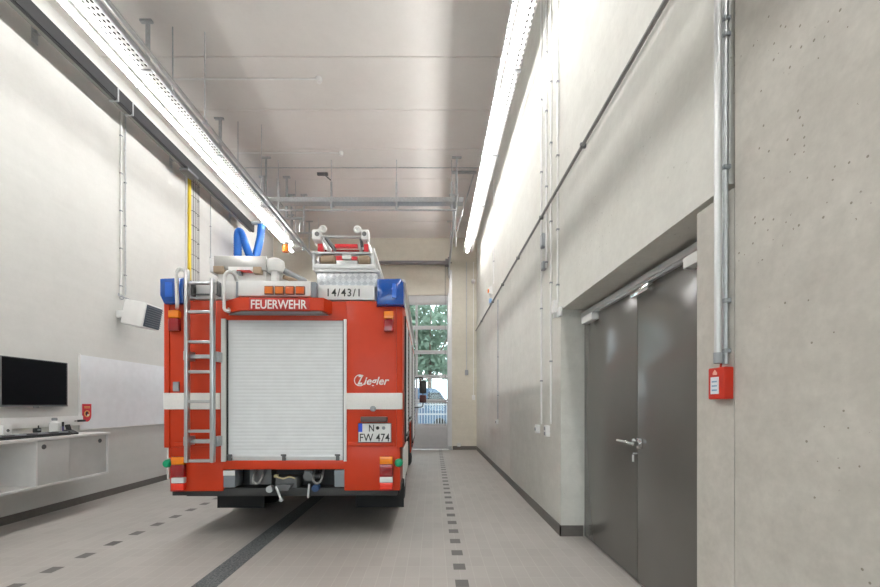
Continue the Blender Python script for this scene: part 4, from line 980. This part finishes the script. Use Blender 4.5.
# cab
CB = bpy.data.objects.new('cab', None); COL.objects.link(CB); CB.parent = FT
CWd = 1.15
b = MB(); prof = [(VL+0.03, 0.55), (4.75, 0.55), (4.80, 1.1), (5.9, 1.1), (5.95, 0.55), (6.55, 0.50), (6.6, 0.75), (6.58, 1.45), (6.3, 2.45), (6.15, 2.58), (VL+0.03, 2.60)]
b.prism(prof, 'x', -CWd, CWd); b.build('cab_shell', RED, CB)
for s in (-1, 1):
    for (va, vb) in ((4.35, 5.25), (5.32, 6.2)):
        b = MB(); b.box(s*(CWd+0.001), s*(CWd+0.018), va, vb, 0.95 if va > 5 or True else 0.6, 2.42, bevel=0.01); dr = b.build('cab_door', RED, CB)
        b = MB(); b.box(s*(CWd+0.018), s*(CWd+0.024), va+0.07, vb-0.08, 1.55, 2.32, bevel=0.02); b.build('door_window', GLASSD, dr)
        b = MB(); b.box(s*(CWd+0.018), s*(CWd+0.045), va+0.08, va+0.2, 1.38, 1.42, bevel=0.008); b.build('door_handle', BLACKP, dr)
b = MB(); b.prism([(6.585, 1.50), (6.33, 2.38), (6.35, 2.385), (6.605, 1.505)], 'x', -1.03, 1.03); b.build('windscreen', GLASSD, CB)
b = MB(); b.box(-1.12, 1.12, 6.56, 6.68, 0.48, 0.80, bevel=0.03); b.build('front_bumper', WHITE, CB)
b = MB(); b.box(-0.7, 0.7, 6.585, 6.615, 0.95, 1.35, bevel=0.01); b.build('grille', BLACKP, CB)
for s in (-1, 1):
    b = MB(); b.lathe([(0.11, 6.585), (0.11, 6.63), (0.06, 6.64)], (s*0.92, 0, 0.92), 'y'); b.build('headlamp', CLEAR, CB)
    b = MB(); b.box(s*0.55, s*0.95, 5.6, 5.95, 2.585, 2.78, bevel=0.04); b.build('cab_beacon', BLUE, CB)
    MR = bpy.data.objects.new('mirror', None); COL.objects.link(MR); MR.parent = FT
    vm = 6.45
    uo = R(423.5, 0, vm)[0] + 0.11 if s > 0 else -1.42
    b = MB(); b.tube(fillet([(s*1.13, vm-0.05, 2.1), (uo, vm, 2.12), (uo, vm, 1.35), (s*1.13, vm-0.05, 1.33)], 0.06), 0.016, 8); b.build('mirror_arm', BLACKP, MR)
    b = MB(); b.box(uo-0.09, uo+0.09, vm-0.05, vm+0.05, 1.70, 2.03, bevel=0.03, seg=3); b.build('mirror_housing', BLACKP, MR)
    b = MB(); b.box(uo-0.09, uo+0.09, vm-0.05, vm+0.05, 1.46, 1.66, bevel=0.03, seg=3); b.build('wide_angle_mirror', mat('mirror_dark_red', (0.10, 0.03, 0.03), 0.3), MR)
# roof chest and nozzle beside it
RC = bpy.data.objects.new('roof_chest', None); COL.objects.link(RC); RC.parent = FT
d5 = 0.9
b = MB(); b.box(U(216, d5), U(268, d5), d5, d5+1.9, W(270, d5), W(256.3, d5), bevel=0.006); b.build('chest_body', mat('brushed_chest', (0.42, 0.42, 0.41), 0.3, 0.75), RC)
b = MB(); b.box(U(211, d5), U(216.5, d5), d5+0.03, d5+1.9, W(272, d5), W(257, d5), bevel=0.01); b.build('chest_side', ALUS, RC)
b = MB(); b.box(U(218, d5), U(266, d5), d5+0.05, d5+1.85, ZR, W(270, d5), bevel=0.01); b.build('chest_base', WHITE, RC)
for (xa, xb, ya, yb, m) in ((216.5, 226.5, 273.5, 267, BROWN), (255.5, 263.5, 274, 267.5, BROWN), (239.5, 253, 272, 271, REDD), (239.5, 243.5, 275, 272, STEELD)):
    b = MB(); b.box(U(xa, d5), U(xb, d5), d5-0.03, d5+0.06, W(ya, d5), W(yb, d5), bevel=0.01); b.build('chest_clamp', m, RC)
b = MB(); b.box(U(231, d5), U(257, d5), d5-0.015, d5+0.06, W(271.2, d5), W(267.5, d5)); b.build('chest_handle', PLASTIC, RC)
RN = bpy.data.objects.new('roof_monitor', None); COL.objects.link(RN); RN.parent = FT
d6 = 1.0
b = MB(); b.lathe([(0.09, -0.02), (0.12, 0.05), (0.11, 0.12), (0.06, 0.15)], (U(277, d6), d6, W(271, d6))); b.cyl((U(277, d6), d6, ZR-0.01), (U(277, d6), d6, W(270, d6)), 0.05); b.build('monitor_head', PLASTIC, RN)
b = MB(); b.tube([(U(280, d6), d6-0.02, W(268, d6)), (U(297, d6), d6+0.4, W(279, d6)+0.08)], [0.035, 0.05], 10); b.build('nozzle', GREY, RN)
b = MB(); b.tube([(U(285, d6), d6, W(277, d6)), (U(296, d6), d6+0.1, W(279, d6))], 0.03, 8); b.cyl((U(290, d6), d6+0.1, ZR-0.01), (U(290, d6), d6+0.1, W(276, d6)), 0.03); b.build('nozzle_cradle', BROWN, RN)

# extension ladder and rack on the roof
d7 = 0.42
base = thing('roof_ladder', (TX, TY, 0), 'silver extension ladder with red rungs carried on the truck roof', 'ladder', rz=YAW)
V0, V1 = d7, d7+4.6
def bx(x0, x1, y0, y1, v0, v1, name, m, bev=0.006):
    b = MB(); b.box(U(x0, d7), U(x1, d7), v0, v1, W(y1, d7), W(y0, d7), bevel=bev); return b.build(name, m, base)
# outer rails of the stacked sections
for (x0, x1) in ((319, 322.5), (365, 368.5)):
    bx(x0, x1, 237, 251, V0+0.05, V1, 'outer_rail', ALU)
for (x0, x1) in ((325, 328), (358.5, 361.5)):
    bx(x0, x1, 240.5, 251, V0+0.1, V1-0.2, 'inner_rail', ALU)
b = MB(); b.box(U(371.5, d7), U(374.5, d7), V0+0.05, V1-0.8, W(250, d7), W(245.5, d7), bevel=0.006); b.build('outer_rail', WHITE, base)
# slanted braces at the near end
for (xa, xb) in ((321, 330.5), (369, 361)):
    pass
b = MB()
b.tube([(U(323.5, d7), V0, W(238, d7)), (U(331.5, d7), V0, W(251.5, d7))], 0.016, 8); b.build('end_brace', ALU, base)
b = MB(); b.tube([(U(367.5, d7), V0, W(241, d7)), (U(371, d7), V0, W(252, d7))], 0.014, 8)
b.build('end_brace', ALU, base)
b = MB(); b.tube([(U(327, d7), V0-0.01, W(238, d7)), (U(335.5, d7), V0+0.02, W(250, d7))], 0.022, 8); b.build('brace_cover', STEELD, base)
b = MB(); b.tube([(U(361.5, d7), V0-0.01, W(238.5, d7)), (U(362.5, d7), V0+0.02, W(246, d7))], 0.018, 8); b.build('brace_cover', STEELD, base)
bx(322.5, 363.5, 235.9, 237.3, V0-0.02, V0+0.03, 'crossbar', ALU)
for k in range(14):
    v = V0+0.15+k*0.31
    b = MB(); b.cyl((U(322, d7), v, W(246, d7)), (U(366, d7), v, W(246, d7)), 0.016, 8); b.build('rung', ALU if k else REDL, base)
bx(335.5, 358, 243.5, 246.8, V0, V0+0.05, 'red_bar', mat('ladder_red', (0.60, 0.02, 0.03), 0.35), 0.004)
bx(335, 351, 251.3, 252.6, V0, V0+0.05, 'red_bar', MATS['ladder_red'], 0.003)
for (x0, x1) in ((318.5, 323.5), (364.5, 369)):
    bx(x0, x1, 244, 252, V0-0.02, V0+0.06, 'rail_shoe', MATS['ladder_red'])
for (x0, x1, y0, y1, hx, hy) in ((314, 322, 231, 241.5, 319, 236), (362.5, 370, 231, 241, 365.5, 235.5)):
    bb = bx(x0, x1, y0, y1, V0-0.06, V0+0.06, 'guide_block', PLASTIC, 0.012)
    b = MB(); b.lathe([(0.026, V0-0.066), (0.026, V0-0.058)], (U(hx, d7), 0, W(hy, d7)), 'y', 16); b.build('block_bolt', STEELD, bb)
for xx in (324, 358.3):
    b = MB(); b.torus((U(xx, d7), V0-0.02, W(229.8, d7)), 0.032, 0.014, 'y', 24, 8); b.lathe([(0.02, V0-0.015), (0.02, V0+0.02)], (U(xx, d7), 0, W(229.8, d7)), 'y', 14); b.build('guide_roller', PLASTIC, base)
bx(312.5, 372, 252.5, 254.7, V0-0.04, V0+0.04, 'rack_beam', ALU)
for (x0, x1) in ((321, 337), (358.5, 371)):
    b = MB(); zc = W(260, d7); b.tube([(U(x0, d7), V0, zc), (U(x0+2, d7), V0, zc), (U(x1-2, d7), V0, zc), (U(x1, d7), V0, zc)], [0.03, 0.055, 0.055, 0.03], 12); b.build('rack_roller', BROWN, base)
bx(336, 344, 256, 261, V0-0.02, V0+0.05, 'rack_catch', MATS['ladder_red']); bx(343, 352, 254.5, 259.5, V0-0.03, V0+0.04, 'rack_catch', PLASTIC); bx(352, 358, 256.5, 260, V0-0.02, V0+0.05, 'rack_catch', MATS['ladder_red'])
bx(337, 358, 260.5, 266, V0-0.02, V0+0.06, 'rack_pedestal', ALU)
bx(315, 376, 265, 269.5, V0-0.05, V0+0.10, 'rack_foot', ALUS)
for v in (1.6, 3.2):
    b = MB(); b.box(U(316, d7), U(372, d7), v, v+0.08, W(254, d7), W(251, d7)); b.box(U(318, d7), U(321, d7), v, v+0.08, ZR, W(253, d7)); b.box(U(367, d7), U(370, d7), v, v+0.08, ZR, W(253, d7)); b.build('rack_support', ALUS, base)
b = MB()
for xx in (314.5, 373): b.box(U(xx-1, d7), U(xx+1, d7), V0-0.02, V0+0.05, W(270, d7), W(253, d7))
b.build('rack_post', ALUS, base)

# ------------------------------------------------------------------ outside the glazed door
b = MB(); b.box(-60, 60, YB+0.26, 120, -0.25, -0.03); b.box(-60, 60, -80, YF-0.21, -0.25, -0.03)
struct(b.build('ground_outside', ASPH), 'pale paved yard outside the sectional door', 'yard')
fn = thing('yard_fence', (-1.5, 18.0, -0.03), 'white barred fence outside beyond the glazed door', 'fence')
b = MB(); b.box(-6, 6, -0.02, 0.02, 0.15, 0.2); b.box(-6, 6, -0.02, 0.02, 1.42, 1.48); b.build('fence_rail', FENCEW, fn)
b = MB()
for k in range(100): b.box(-5.95+k*0.12-0.018, -5.95+k*0.12+0.018, -0.015, 0.015, 0.05, 1.56)
b.build('fence_bars', FENCEW, fn)
for k in range(5):
    b = MB(); b.box(-6+k*3-0.04, -6+k*3+0.04, -0.04, 0.04, 0, 1.62); b.build('fence_post', FENCEW, fn)
vn = thing('parked_van', (-1.2, 24.0, -0.03), 'blue delivery van parked beyond the fence outside', 'van')
b = MB(); prof = [(-2.6, 0.35), (2.3, 0.35), (2.6, 0.6), (2.6, 1.1), (2.2, 1.35), (1.6, 2.2), (1.3, 2.4), (-2.5, 2.45), (-2.6, 2.3)]
b.prism(prof, 'y', 0, 1.9); b.build('van_body', VANB, vn)
b = MB(); b.prism([(0.9, 1.4), (2.05, 1.4), (1.55, 2.15), (0.9, 2.15)], 'y', -0.015, 0.0); b.build('side_window', GLASSD, vn)
b = MB(); b.box(-2.5, 0.7, -0.015, 0.0, 1.25, 1.5); b.box(-2.5, 2.3, -0.015, 0.0, 0.85, 0.95); b.build('van_stripe', FENCEW, vn)
for xx in (-1.7, 1.6):
    b = MB(); b.lathe([(0.2, -0.03), (0.33, -0.02), (0.35, 0.02), (0.35, 0.2)], (xx, 0, 0.35), 'y'); b.build('wheel', BLACK, vn)
def tree(x, y, h, r, m, label):
    t = thing('tree', (x, y, -0.03), label, 'tree', 'trees outside the glazed door')
    b = MB(); b.tube([(0, 0, 0), (0.05, 0, h*0.35), (0.1, 0.05, h*0.7)], [0.18, 0.14, 0.05], 10)
    for a in range(5):
        q = a*2*PI/5+x; b.tube([(0.05, 0, h*0.4), (r*0.5*math.cos(q), r*0.5*math.sin(q), h*0.68), (r*0.8*math.cos(q), r*0.8*math.sin(q), h*0.8)], [0.07, 0.04, 0.015], 6)
    b.build('trunk', BARK, t)
    b = MB(); rnd = random.Random(int(x*100))
    blobs = [(rnd.uniform(-.6, .6)*r, rnd.uniform(-.5, .5)*r, h*(0.45+0.5*rnd.random()), r*rnd.uniform(0.22, 0.42)) for _ in range(16)]
    for (bx0, by0, bz0, br) in blobs:
        for _ in range(110):
            d = Vector((rnd.gauss(0, 1), rnd.gauss(0, 1), rnd.gauss(0, 1))).normalized()*br*rnd.uniform(0.55, 1.05)
            p = Vector((bx0, by0, bz0))+d; s = rnd.uniform(0.14, 0.28)
            a = Vector((rnd.gauss(0, 1), rnd.gauss(0, 1), rnd.gauss(0, 1))).normalized()*s; c = a.orthogonal().normalized()*s*0.6
            b.quad(p-a, p+c, p+a, p-c)
    b.build('foliage', m, t, smooth=False)
tree(-0.25, 26.5, 8.6, 2.6, FOLIAGE, 'green tree straight outside the glazed door, right of the truck')
tree(2.6, 31.5, 9.0, 3.0, FOLIAGE2, 'blue-green tree outside toward the right door jamb')
tree(-5.5, 29.0, 9.0, 3.0, FOLIAGE2, 'blue-green tree outside hidden mostly behind the truck')
tree(-1.2, 38.0, 9.0, 2.8, FOLIAGE, 'farthest green tree outside behind the nearer trunks')

# ------------------------------------------------------------------ sky and view
w = bpy.data.worlds.new('sky'); S.world = w; w.use_nodes = True
N, L = w.node_tree.nodes, w.node_tree.links
sky = N.new('ShaderNodeTexSky'); sky.sky_type = 'HOSEK_WILKIE'; sky.turbidity = 6; sky.sun_direction = Vector((-0.4, -0.5, 0.75)).normalized()
mx = N.new('ShaderNodeMixRGB'); mx.inputs['Fac'].default_value = 0.75; mx.inputs['Color2'].default_value = (0.88, 0.94, 1.0, 1)
L.new(sky.outputs[0], mx.inputs['Color1'])
bg = N['Background']; bg.inputs['Strength'].default_value = 5.0
L.new(mx.outputs[0], bg.inputs['Color'])
S.view_settings.view_transform = 'Standard'; S.view_settings.look = 'None'
S.view_settings.exposure = 0.0; S.view_settings.gamma = 1.0
S.view_settings.use_curve_mapping = False
S.cycles.use_denoising = True
S.cycles.max_bounces = 10; S.cycles.diffuse_bounces = 6; S.cycles.transparent_max_bounces = 12
S.cycles.sample_clamp_indirect = 6.0
